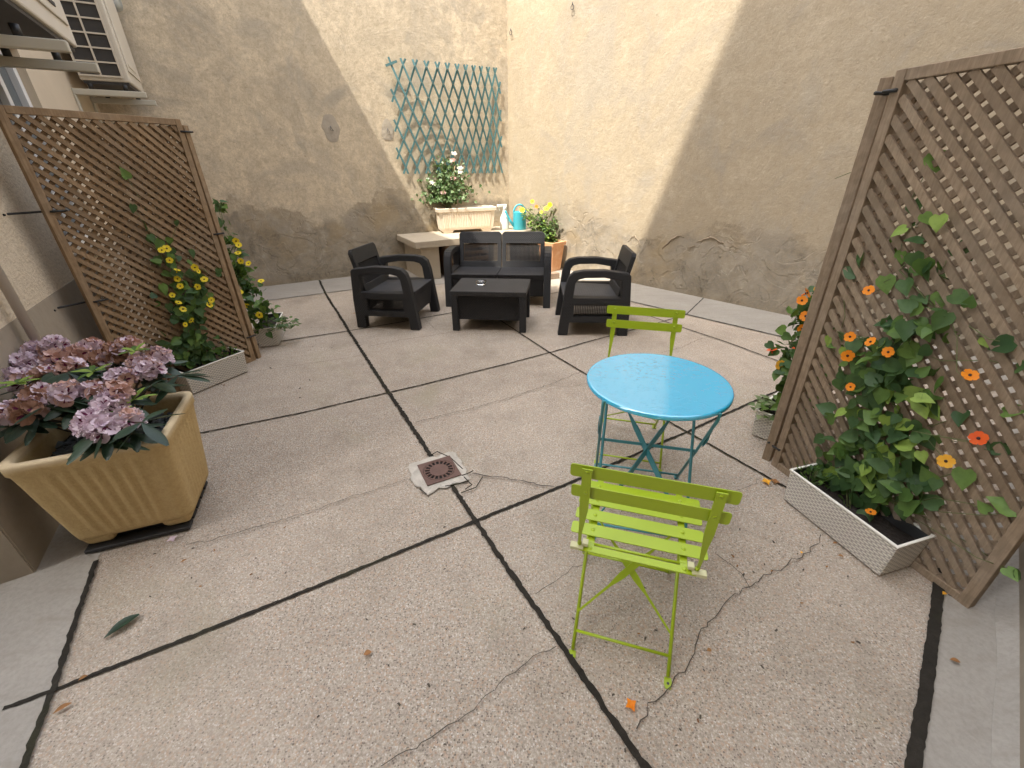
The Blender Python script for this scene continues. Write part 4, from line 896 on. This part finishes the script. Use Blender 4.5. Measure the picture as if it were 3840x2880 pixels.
def bistro_chair(label, loc, rot):
    A = thing('bistro_chair', label, 'folding chair', loc, rot, 'lime green folding chairs'); m = GM
    fr = .0065; SX = .176
    # seat: frame bars and slats (front is +y)
    mb = MB()
    for x in (-.142, .142): flatbar(mb, [(x, -.150, .438), (x, .185, .450)], [.022, .022], .005, m, (0, 0, 1))
    mb.build('seat_frame', A)
    for k, y in enumerate((-.075, -.008, .065, .138)):
        mb = MB(); z = .4475+.012*(y+.15)/.335+.003; slat_mesh(mb, (0, y, z), .415 if k else .425, .05, .003, m)
        for x in (-.142, .142): rivet(mb, (x, y, z+.0016), m)
        mb.build('seat_slat', A)
    mb = MB(); slat_mesh(mb, (0, -.148, .4455), .36, .026, .004, m)
    for x in (-.142, .142): rivet(mb, (x, -.148, .4476), m)
    mb.build('rear_bar', A); mb = MB(); mb.tube([(-.165, -.118, .437), (.165, -.118, .437)], .005, m, 8); mb.build('pivot_rod', A)
    # backrest uprights run down to the front feet
    for s in (-1, 1):
        mb = MB(); x = s*SX
        mb.tube([(x, .215, .012), (x, .03, .235), (x, -.135, .435), (x, -.150, .47)], fr, m, 8)
        flatbar(mb, [(x, -.148, .462), (x, -.158, .51), (x-s*.004, -.172, .585), (x-s*.006, -.183, .64), (x-s*.008, -.203, .802)], [.009, .010, .018, .026, .027], .004, m, (0, 1, .12))
        mb.lathe([(.0198, -.002), (.0198, .002)], m, 12, (x-s*.008, 0, 0)) if False else None
        tab_foot(mb, (x, .215, 0), 1, m); mb.build('upright', A)
        mb = MB(); mb.box((s*.183, -.148, .4462), (.042, .024, .013), M['white_cap']); mb.box((s*.158, -.142, .462), (.018, .022, .0138), M['white_cap']); mb.build('end_cap', A, .002)
    mb = MB(); mb.tube([(-SX, .195, .034), (SX, .195, .034)], .005, m, 8); mb.build('front_stretcher', A)
    for z, y, wd in ((.786, -.198, .43), (.706, -.188, .42)):
        mb = MB(); slat_mesh(mb, (0, 0, 0), wd, .046, .003, m, 'y')
        for v in mb.v:
            v.y += y+.0045+.10*0+.18*(v.x*v.x)*0; v.z += z; v.y -= (v.z-z)*.12
        for s in (-1, 1): rivet(mb, (s*.168, y+.006, z+.006), m, 'y'); rivet(mb, (s*.168, y-.004, z+.006), m, '-y')
        mb.build('back_slat', A)
    # rear legs cross forward to the front of the seat
    for s in (-1, 1):
        mb = MB(); x = s*(SX-.016); mb.tube([(x, -.215, .012), (x, -.02, .23), (x, .165, .438)], fr, m, 8); tab_foot(mb, (x, -.215, 0), -1, m); mb.build('leg', A)
    x = SX-.016
    mb = MB(); mb.tube([(-x, -.175, .058), (x, -.175, .058)], .0055, m, 8); mb.build('rear_stretcher', A)
    def on(t, xx): return Vector((xx, lerp(-.215, .165, t), lerp(.012, .438, t)))
    nb = Vector((0, -.426, .38)).normalized()
    for s in (-1, 1):
        mb = MB(); a, e = on(.22, -s*x), on(.85, s*x); off = nb*(.004*s)
        flatbar(mb, [a+off, a.lerp(e, .3)+off, a.lerp(e, .42)+off, a.lerp(e, .58)+off, a.lerp(e, .7)+off, e+off], [.007, .009, .024, .024, .009, .007], .004, m, nb)
        mb.build('cross_brace', A)
    return A
bistro_chair('lime green folding chair nearest the camera, its back to us', Vector((.422, 1.047, 0)), R(-16.9))
bistro_chair('lime green folding chair on the far side of the blue table, facing us', Vector((.7155, 2.132, 0)), R(164.8))
BT = thing('bistro_table', 'round glossy turquoise folding table with water drops between two lime green chairs', 'folding table', Vector((.626, 1.609, 0)), R(-13.9))
b = MB(); b.lathe([(.001, .708), (.288, .708), (.296, .7085), (.300, .704), (.301, .692), (.2985, .690), (.2965, .700), (.29, .704), (.001, .704)], M['blue_top'], 96, close=False)
b.build('tabletop', BT)
bm_ = M['blue_metal']; hx = .217
for s, sy in ((0, 1), (1, -1)):
    xx = hx-(.018 if s else 0)
    for sg in (-1, 1):
        b = MB(); b.tube([(sg*xx, sy*.25, .012), (sg*xx, 0, .37), (sg*xx, -sy*.20, .66), (sg*xx, -sy*.21, .695)], .0068, bm_, 8); tab_foot(b, (sg*xx, sy*.25, 0), sy, bm_); b.build('leg', BT)
    b = MB(); b.tube([(-xx, sy*.225, .05), (xx, sy*.225, .05)], .0055, bm_, 8); b.build('bottom_rod', BT)
    b = MB(); b.bar((-hx, -sy*.21, .697), (hx, -sy*.21, .697), .02, .006, bm_); b.build('top_bar', BT)
b = MB(); b.bar((-hx, .001, .37), (hx, .001, .37), .014, .005, bm_, (0, 1, 0)); b.build('middle_bar', BT)
xx = hx-.018; nb = Vector((0, -.65, -.45)).normalized()
for s in (-1, 1):
    a, e = Vector((-s*xx, -.215, .07)), Vector((s*xx, .185, .64)); off = nb*(.006+.004*s); b = MB()
    flatbar(b, [a+off, a.lerp(e, .2)+off, a.lerp(e, .28)+off, a.lerp(e, .64)+off, a.lerp(e, .72)+off, e+off], [.008, .012, .032, .032, .012, .008], .004, bm_, nb); b.build('cross_brace', BT)
for sg in (-1, 1):
    b = MB(); flatbar(b, [(sg*(hx+.008), -.05, .44), (sg*(hx+.010), -.09, .50), (sg*(hx+.010), -.10, .54), (sg*(hx+.008), -.13, .57)], [.016, .024, .024, .014], .004, bm_, (1, 0, 0)); b.build('latch', BT)

# ------------------------------------------------------------------ stone bench and what stands on it
BZ = .575; BF = Vector((-1.37, 6.27, 0))
BN = thing('stone_bench', 'low cast stone bench slab on block legs in the far corner behind the sofa', 'bench', BF, R(29.27))
b = MB(); dp = (BF-K).dot(NL)-.006
inv = Matrix.Rotation(R(-29.27), 3, 'Z')
def lc(p): return inv @ (Vector((p[0], p[1], 0))-BF)
kk = lc(K); xr = 1.95
q = [(0, 0), (xr, 0), lc(K+UR*.62+NR*.006)[:2], (kk.x-.006, dp), (0, dp)]
b.profile([[tuple(p) for p in q]], 'z', BZ-.09, BZ, M['bench']); b.build('slab', BN, .008)
for x0, x1 in ((.10, .38), (1.3, 1.6)):
    b = MB(); b.box(((x0+x1)/2, dp/2+.03, (BZ-.0905)/2), (x1-x0, dp-.1, BZ-.0905), M['bench']); b.build('leg', BN, .008)
CRT = thing('wooden_crate', 'dark slatted wooden crate stored under the stone bench', 'crate', BF+UL*.86-NL*.3, R(29.27))
for k in range(5):
    b = MB(); b.box((0, -.2, .05+k*.095), (.72, .014, .062), M['crate']); b.build('slat', CRT, .003)
for x in (-.35, .35):
    b = MB(); b.box((x, -.1853, .235), (.03, .015, .46), M['crate']); b.build('post', CRT, .003)
b = MB(); b.box((0, .1, .225), (.66, .02, .44), M['crate']); b.build('rear_board', CRT)
for x in (-.36, .36):
    b = MB(); b.box((x, -.04, .225), (.012, .25, .44), M['crate']); b.build('end_board', CRT)
TP = thing('terracotta_trough', 'long pale ribbed terracotta trough with a rose bush on the stone bench', 'planter', Vector((-1.14, 7.07, BZ)), R(20))
tl, tdp, tz = .97, .32, .375
b = MB()
def trough(z, ins, amp):
    out = []; N = 150
    for k in range(N+1):
        t = k/N; x = ins+(tl-2*ins)*t; env = max(0, min(1, min(t-.06, .94-t)/.015)); out.append((x, ins-amp*env*abs(math.sin(t*math.pi*33)), z))
    for p in ((tl-ins, tdp-ins), (ins, tdp-ins)): out.append((p[0], p[1], z))
    return out
rg = [trough(.045, .05, 0), trough(.07, .045, 0), trough(.085, .043, .011), trough(.30, .022, .012), trough(.318, .02, 0), trough(.322, .0, 0), trough(tz-.008, -.004, 0), trough(tz, .0, 0), trough(tz, .022, 0), trough(.30, .03, 0)]
n = len(rg[0]); b.add([p for r_ in rg for p in r_], [(i*n+k, i*n+(k+1) % n, (i+1)*n+(k+1) % n, (i+1)*n+k) for i in range(len(rg)-1) for k in range(n)]+[tuple(reversed(range(n)))], M['terra']); b.build('trough', TP)
for x in (.16, tl-.16):
    b = MB(); b.hexa([(x+a*.07, tdp/2+c*.10, .0) for a, c in ((-1, -1), (1, -1), (1, 1), (-1, 1))], [(x+a*.10, tdp/2+c*.11, .044) for a, c in ((-1, -1), (1, -1), (1, 1), (-1, 1))], M['terra']); b.build('foot', TP, .006)
b = MB(); b.add([(.026, .026, .345), (tl-.026, .026, .345), (tl-.026, tdp-.026, .345), (.026, tdp-.026, .345)], [(0, 1, 2, 3)], M['soil']); b.build('soil', TP, fix=False)
b = MB()
for k in range(260):
    c = Vector((random.uniform(.04, tl-.04), random.uniform(.04, tdp-.04), .352)); s_ = random.uniform(.01, .018); b.box(c, (s_*1.6, s_, .006), M['slate'], Matrix.Rotation(random.random()*3, 3, 'Z') @ Matrix.Rotation(random.uniform(-.4, .4), 3, 'X'))
o = b.build('slate_mulch', TP); o['kind'] = 'stuff'
# rose bush
RC = Vector((-1.14, 7.07, BZ))+V2(.22, 20)+V2(.14, 110)+Vector((0, 0, .35))
RS = thing('rose_bush', 'leafy rose bush with pale blooms at the left end of the terracotta trough', 'rose bush', RC)
fo = MB(); sm = MB(); dpt = (RC-CO).dot(CR @ Vector((0, 0, -1)))
def rosept(px, py, dz): return D(px, py, dpt+dz)-RC
for k in range(34):
    px, py = random.gauss(1664, 48), random.uniform(585, 745); tip = rosept(px, py, random.uniform(-.16, .16)); sm.tube([(random.uniform(-.05, .05), random.uniform(-.05, .05), 0), tip*.55+Vector((0, 0, .04)), tip], [.006, .004, .002], M['stem'], 5)
for k in range(1500):
    py = 590+170*random.random()**.7; wd = 22+62*math.sin(min(1, max(.05, (py-560)/150))*1.5); px = 1664+random.gauss(0, wd*.55)
    p = rosept(px, py, random.gauss(0, .1)); heart(fo, p, rv(1), (Vector((0, -.4, .8))+rv(.5)).normalized(), random.uniform(.034, .058), M['rose_leaf'] if random.random() < .75 else M['leaf_dk'], .2)
for k in range(120):
    p = rosept(random.gauss(1668, 20), random.uniform(560, 610), random.gauss(0, .05)); heart(fo, p, rv(1), (Vector((0, -.4, .8))+rv(.5)).normalized(), random.uniform(.026, .042), M['rose_leaf'], .2)
fo.build('foliage', RS, fix=False); sm.build('stem', RS)
for px, py, m in ((1615, 597, 'whitep'), (1697, 600, 'peach'), (1703, 575, 'whitep'), (1725, 630, 'whitep'), (1724, 645, 'whitep'), (1700, 668, 'peach'), (1620, 685, 'whitep'), (1662, 722, 'peach')):
    c = rosept(px, py, -.16); b = MB()
    for k in range(12):
        a = k*2.4; r = .006+.0022*k; b2 = c+Vector((math.cos(a)*r, math.sin(a)*r*.8, math.sin(a*1.3)*.012)); heart(b, b2, Vector((math.cos(a), math.sin(a)*.4, math.sin(a)))+rv(.3), Vector((0, -1, .4)), .032, M[m], .5)
    b.build('rose', RS, fix=False)
OB = thing('plant_stakes', 'bamboo cane frame standing over the rose bush', 'plant stakes', RC)
for px in (1617, 1660, 1703):
    b = MB(); b.tube([rosept(px, 750, -.02)*1., rosept(px+2, 508, -.02)], .0055, M['cane'], 6); b.build('cane', OB)
b = MB(); b.tube([rosept(1605, 530, -.03), rosept(1705, 531, -.03)], .004, M['cane'], 6); b.build('crossbar', OB)
# bottle and watering can
bp = Vector((-.10, 7.60, BZ))
BO = thing('spray_bottle', 'white plastic spray bottle on the bench between trough and watering can', 'bottle', bp, R(-60))
b = MB(); b.lathe([(.0, 0), (.075, 0), (.078, .01), (.078, .12), (.070, .19), (.045, .25), (.034, .29), (.034, .315)], M['white_pl'], 24); b.build('bottle', BO)
b = MB(); b.lathe([(.04, .316), (.04, .35), (.03, .36)], M['white_pl'], 18); b.box((0, -.045, .375), (.05, .17, .04), M['white_pl']); b.box((0, -.10, .33), (.014, .02, .07), M['white_pl'], Matrix.Rotation(.4, 3, 'X')); b.build('spray_head', BO, .006)
cp = Vector((.155, 7.56, BZ)); WC = thing('watering_can', 'turquoise plastic watering can with arched handle on the bench', 'watering can', cp, R(15))
b = MB(); b.lathe([(.0, 0), (.108, 0), (.112, .01), (.110, .27), (.112, .28), (.105, .282), (.103, .27), (.103, .03), (.0, .02)], M['can'], 32, close=False); b.build('body', WC)
b = MB(); b.tube([(math.cos(a)*.10, 0, .27+math.sin(a)*.12) for a in [k*math.pi/14 for k in range(15)]], .013, M['can'], 10); b.build('handle', WC)
b = MB(); b.tube([(-.10, 0, .06), (-.17, 0, .15), (-.23, 0, .27), (-.25, 0, .30)], [.026, .02, .016, .02], M['can'], 12); b.build('spout', WC)
# terracotta pot and its plant
tc = Vector((.66, 7.04, 0)); T2 = thing('terracotta_pot', 'tall square orange terracotta pot on the paving right of the sofa', 'plant pot', tc, R(-46))
b = MB(); rr = []
for z, hw in ((.0, .115), (.02, .118), (.40, .150), (.402, .168), (.455, .172), (.46, .168)): rr.append([(x+hw*0, y, z) for x, y in rrect(hw, hw, .02, 3)])
for z, hw in ((.46, .15), (.36, .14)): rr.append([(x, y, z) for x, y in rrect(hw, hw, .015, 3)])
n = len(rr[0]); b.add([p for q in rr for p in q], [(i*n+k, i*n+(k+1) % n, (i+1)*n+(k+1) % n, (i+1)*n+k) for i in range(len(rr)-1) for k in range(n)]+[tuple(reversed(range(n)))], M['terra2']); b.build('body', T2)
b = MB(); b.add([(x*.138, y*.138, .40) for x, y in ((-1, -1), (1, -1), (1, 1), (-1, 1))], [(0, 1, 2, 3)], M['soil']); b.build('soil', T2, fix=False)
for k in range(3):
    b = MB(); b.box((-.05+k*.05, -.1375, .19), (.014, .022, .26), M['terra2']) ; b.build('rib', T2, .006)
yc = tc+Vector((-.01, 0, .40)); YP = thing('yellow_lily', 'leafy plant with yellow orange blooms in the tall terracotta pot', 'flowering plant', yc)
fo = MB(); sm = MB(); dp2 = (yc-CO).dot(CR @ Vector((0, 0, -1)))
def yp(px, py, dz=0): return D(px, py, dp2+dz)-yc
for k in range(26):
    px, py = random.uniform(1958, 2080), random.uniform(760, 850); t_ = yp(px, py, random.uniform(-.1, .1)); bs = Vector((random.uniform(-.08, .08), random.uniform(-.08, .08), 0)); sm.tube([bs, bs.lerp(t_, .6)+Vector((0, 0, .05)), t_], .004, M['stem'], 5)
    for j in range(22):
        s_ = random.uniform(.1, 1); p = bs.lerp(t_, s_)+rv(.02); a = random.random()*6.28; blade(fo, p, Vector((math.cos(a), math.sin(a), random.uniform(-.2, .5))), Vector((0, 0, 1)), random.uniform(.07, .11), .034, random.choice([M['rose_leaf'], M['leaf'], M['leaf_lt'], M['leaf_dk']]), .4, .2)
fo.build('foliage', YP, fix=False); sm.build('stem', YP)
for px, py, sc, m in ((1958, 788, 1.5, 'yel'), (1996, 756, 1.2, 'amber'), (2050, 782, 1.7, 'yel'), (2062, 768, 1.3, 'yel'), (2030, 795, 1.0, 'amber'), (2012, 775, 1.0, 'ora')):
    p = yp(px, py, -.12)+yc; put_flower(YP, p, ((CO-p).normalized()+Vector((0, 0, .5))+rv(.2)).normalized(), M[m], sc)
b = MB(); b.box((0, 0, .045), (.22, .10, .09), M['brick']); tag(b.build('brick', None, .006, loc=G(2070, 1050)+Vector((0, .08, 0)), rot=R(20)), 'loose old brick on the paving beside the tall terracotta pot', 'brick')

# ------------------------------------------------------------------ expanding trellis on the wall
TR = thing('expanding_trellis', 'teal expanding diamond trellis bowing off the stained plaster wall', 'trellis', K-UL*.9+NL*.06+Vector((0, 0, 1.45)))
gt = [0, .116, .231, .341, .447, .542, .636, .718, .794, .864, .933, 1.0]
ly = [245, 420, 575, 738, 890, 1035, 1175, 1320]; ry = [345, 490, 640, 785, 915, 1055, 1190, 1320]; lx = [320, 336, 352, 367, 383, 394, 405, 418]
Dp = [.0, .07, .15, .21, .25, .28, .29, .27, .19, .09, .02, .0]
def gi(i, tab):
    i = max(0, min(22, i))/2; k = min(int(i), 10); return lerp(tab[k], tab[k+1], i-k)
def gx_(i):
    if i > 22: return 1+(i-22)*.034
    if i < 0: return i*.058
    return gi(i, gt)
def node(i, j, lay):
    jj = max(0, min(7, j)); k = min(int(jj), 6); f = jj-k
    x0 = lerp(lx[k], lx[k+1], f); x1 = 1400+4.0*jj; y0 = lerp(ly[k], ly[k+1], f)+(j-jj)*160; y1 = lerp(ry[k], ry[k+1], f)+(j-jj)*140
    g_ = gx_(i); cx, cy = lerp(x0, x1, g_), lerp(y0, y1, g_); v = max(0, 1-jj/7)
    d = .03+.74*gi(i, Dp)*v**1.5+.012*v+lay
    return onL(1350+cx/2.765, 150+cy/2.765, d)-TR.location
def bar_path(i0, j0, di, steps, lay):
    pts = [node(i0-di*.42, j0-.42, lay)]+[node(i0+di*k, j0+k, lay) for k in range(steps+1)]+[node(i0+di*(steps+.42), j0+steps+.42, lay)]
    mb = MB(); flatbar(mb, pts, [.026]*len(pts), .010, M['trellis'], NL); mb.build('bar', TR)
starts = [(i, 0) for i in range(0, 23, 2)]
for i in range(0, 23, 2): bar_path(i, 0, 1, min(7, 23-i), .010)
for j in (2, 4, 6): bar_path(0, j, 1, 7-j, .010)
for i in range(2, 23, 2): bar_path(i, 0, -1, min(7, i), .0)
for j in (1, 3, 5): bar_path(23, j, -1, 7-j, .0)
mb = MB()
mb.bar(node(-.9, .15, .01), node(1.0, -.2, .01), .030, .009, M['trellis'], NL); mb.build('bar', TR)
b = MB()
for j in range(8):
    for i in range(24):
        if (i+j) % 2 == 0: c = node(i, j, .015); b.box(c, (.006, .006, .006), M['cement'])
b.build('rivets', TR)

# ------------------------------------------------------------------ drain
gc = [G(1561, 1755.5), G(1689, 1717.5), G(1734.5, 1788), G(1604, 1831.5)]; c = sum(gc, Vector())/4; ux = (gc[1]-gc[0]+gc[2]-gc[3]).normalized(); ga = math.degrees(math.atan2(ux.y, ux.x))
DR = thing('drain_grate', 'rusty square drain with a slotted round cover set in broken mortar', 'drain', c, R(ga)); hw = .098
b = MB(); n = 46; out = []
for k in range(n):
    a = 2*math.pi*k/n; cx, cy = math.cos(a), math.sin(a); r = .148/max(abs(cx), abs(cy))**.75*(1+.30*noise.noise(Vector((cx*2.2, cy*2.2, 4)))+random.uniform(-.035, .035)); out.append((cx*r, cy*r))
b.add([(x, y, .0095) for x, y in out]+[(x*.96, y*.96, .0125) for x, y in out]+[(0, 0, .0135)], [(k, (k+1) % n, n+(k+1) % n, n+k) for k in range(n)]+[(n+k, n+(k+1) % n, 2*n) for k in range(n)], M['mortar'], False); b.build('mortar_bed', DR, fix=False)
b = MB(); seg = 48; circ = [(math.cos(2*math.pi*k/seg)*.087, math.sin(2*math.pi*k/seg)*.087) for k in range(seg)]
b.profile([[(-hw, -hw), (hw, -hw), (hw, hw), (-hw, hw)], circ], 'z', .0145, .020, M['rust']); b.build('frame', DR, .0012)
slots = []
for k in range(18):
    a = 2*math.pi*k/18; t = Vector((math.cos(a), math.sin(a))); x = Vector((-t.y, t.x)); slots.append([tuple(t*.052-x*.0062), tuple(t*.078-x*.0086), tuple(t*.078+x*.0086), tuple(t*.052+x*.0062)])
b = MB(); b.profile([[(x*.975, y*.975) for x, y in circ]]+slots, 'z', .0148, .0195, M['rust']); b.build('cover', DR)
b = MB(); b.lathe([(.0, 0.0138), (.088, .0142)], M['hole'], 40, close=False); b.build('sump_dark', DR, fix=False)  # flat near-black disc, painted for the unlit depth under the slots
for q in ([(1620, 1712), (1640, 1700), (1690, 1722), (1735, 1765)], [(1734, 1790), (1760, 1780), (1775, 1772)], [(1740, 1795), (1770, 1825), (1745, 1842)], [(1670, 1830), (1720, 1822), (1750, 1812)], [(1810, 1795), (1785, 1835), (1730, 1855)], [(1575, 1840), (1600, 1860)]):
    b = MB(); pts = [p-c for p in gp(*q)]; pts = [Matrix.Rotation(R(-ga), 3, 'Z') @ p for p in pts]; b.tube([(p.x, p.y, .0135) for p in pts], .0028, J, 5); b.build('mortar_crack', DR)

# ------------------------------------------------------------------ fallen leaves and petals
def fallen(px, py, ln, wd, ang, m, label, cat='fallen leaf', curl=.25, heartish=False, group='fallen leaves and petals'):
    mb = MB(); d = V2(1, ang)
    if heartish:
        for k in range(4): a = R(ang+k*85); heart(mb, Vector((0, 0, .004)), Vector((math.cos(a), math.sin(a), .25)), Vector((0, 0, 1)), ln, m, .3)
    else: blade(mb, Vector((0, 0, .006)), d+Vector((0, 0, curl)), Vector((0, 0, 1)), ln, wd, m, curl, .5)
    return tag(mb.build('fallen_leaf', None, fix=False, loc=G(px, py)+Vector((0, 0, .006))), label, cat, group)
fallen(395, 2402, .11, .040, 58, M['rhodo'], 'long dark green rhododendron leaf on the paving near the lower left', curl=.1)
fallen(1365, 2463, .028, .02, 20, M['dry'], 'curled tan leaf on the front slab left of centre')
fallen(2365, 2650, .02, .016, 30, M['ora'], 'crumpled orange petal beside the crack near the front edge', 'petal', heartish=True)
fallen(2872, 1812, .026, .02, 10, M['amber'], 'dried orange blossom on the joint left of the right planter', 'petal', heartish=True)
fallen(2905, 1812, .024, .02, 60, M['dry'], 'brown withered blossom touching the right planter corner', 'petal', heartish=True)
fallen(3120, 2045, .022, .012, 10, M['dry'], 'small brown leaf just below the crack by the right planter')
fallen(3138, 2090, .022, .014, -20, M['dry'], 'reddish brown leaf below the right planter front')
fallen(3000, 2082, .014, .01, 40, M['amber'], 'tiny orange petal lying on the long crack', 'petal')
fallen(650, 2028, .022, .018, 60, M['lilac'], 'fallen lilac petal under the big stone pot corner', 'petal', heartish=True)
fallen(680, 2118, .026, .012, 50, M['dry'], 'folded brown leaf below the stone pot on the paving')
fallen(205, 2685, .045, .018, 45, M['dry'], 'reddish brown leaf by the joint at the lower left corner')
fallen(300, 2560, .024, .014, 45, M['dry'], 'small red brown leaf on the diagonal joint at the lower left')
fallen(3555, 2480, .03, .016, -20, M['dry'], 'brown leaf on the grey border paving at the right edge')
fallen(2648, 2448, .018, .014, 10, M['dry'], 'dark seed husk on the paving right of the near green chair')
fallen(3530, 2236, .02, .014, 20, M['amber'], 'orange petal on the dark joint below the right screen', 'petal')
fallen(1325, 1180, .03, .02, 20, M['dry'], 'brown leaf left of the left armchair')
fallen(3080, 1985, .03, .018, -60, M['dry'], 'brown leaf tucked along the foot of the right planter')
fallen(3030, 1940, .026, .016, -30, M['dry'], 'dull brown leaf pressed to the planter foot near its left corner')

b = MB(); rl = random.Random(11)
for cx, cy, sx, sy, k in ((2700, 1950, 260, 180, 26), (3150, 2250, 200, 160, 16), (1050, 1380, 150, 60, 22), (1150, 1250, 140, 40, 10), (700, 2150, 260, 90, 14), (1900, 2250, 700, 350, 40), (2300, 2500, 300, 200, 14)):
    for _ in range(k):
        p = G(rl.gauss(cx, sx), rl.gauss(cy, sy))
        if p.y < .2 or p.y > 5 or abs(p.x) > 2.6: continue
        s_ = rl.uniform(.0025, .008); m3 = Matrix.Rotation(rl.random()*6, 3, 'Z') @ Matrix.Rotation(rl.uniform(-.4, .4), 3, 'X')
        b.hexa([p+Vector((0, 0, .004))+m3 @ Vector(q)*s_ for q in ((-1, -.5, 0), (1, -.35, 0), (.8, .5, .1), (-.7, .4, .1))], [p+Vector((0, 0, .0055))+m3 @ Vector(q)*s_ for q in ((-.9, -.4, .1), (.9, -.3, .1), (.7, .4, .2), (-.6, .35, .2))], M['crack'] if rl.random() < .7 else M['dry'])
o = b.build('leaf_litter'); tag(o, 'scattered dark leaf crumbs and grit on the paving', 'litter'); o['kind'] = 'stuff'
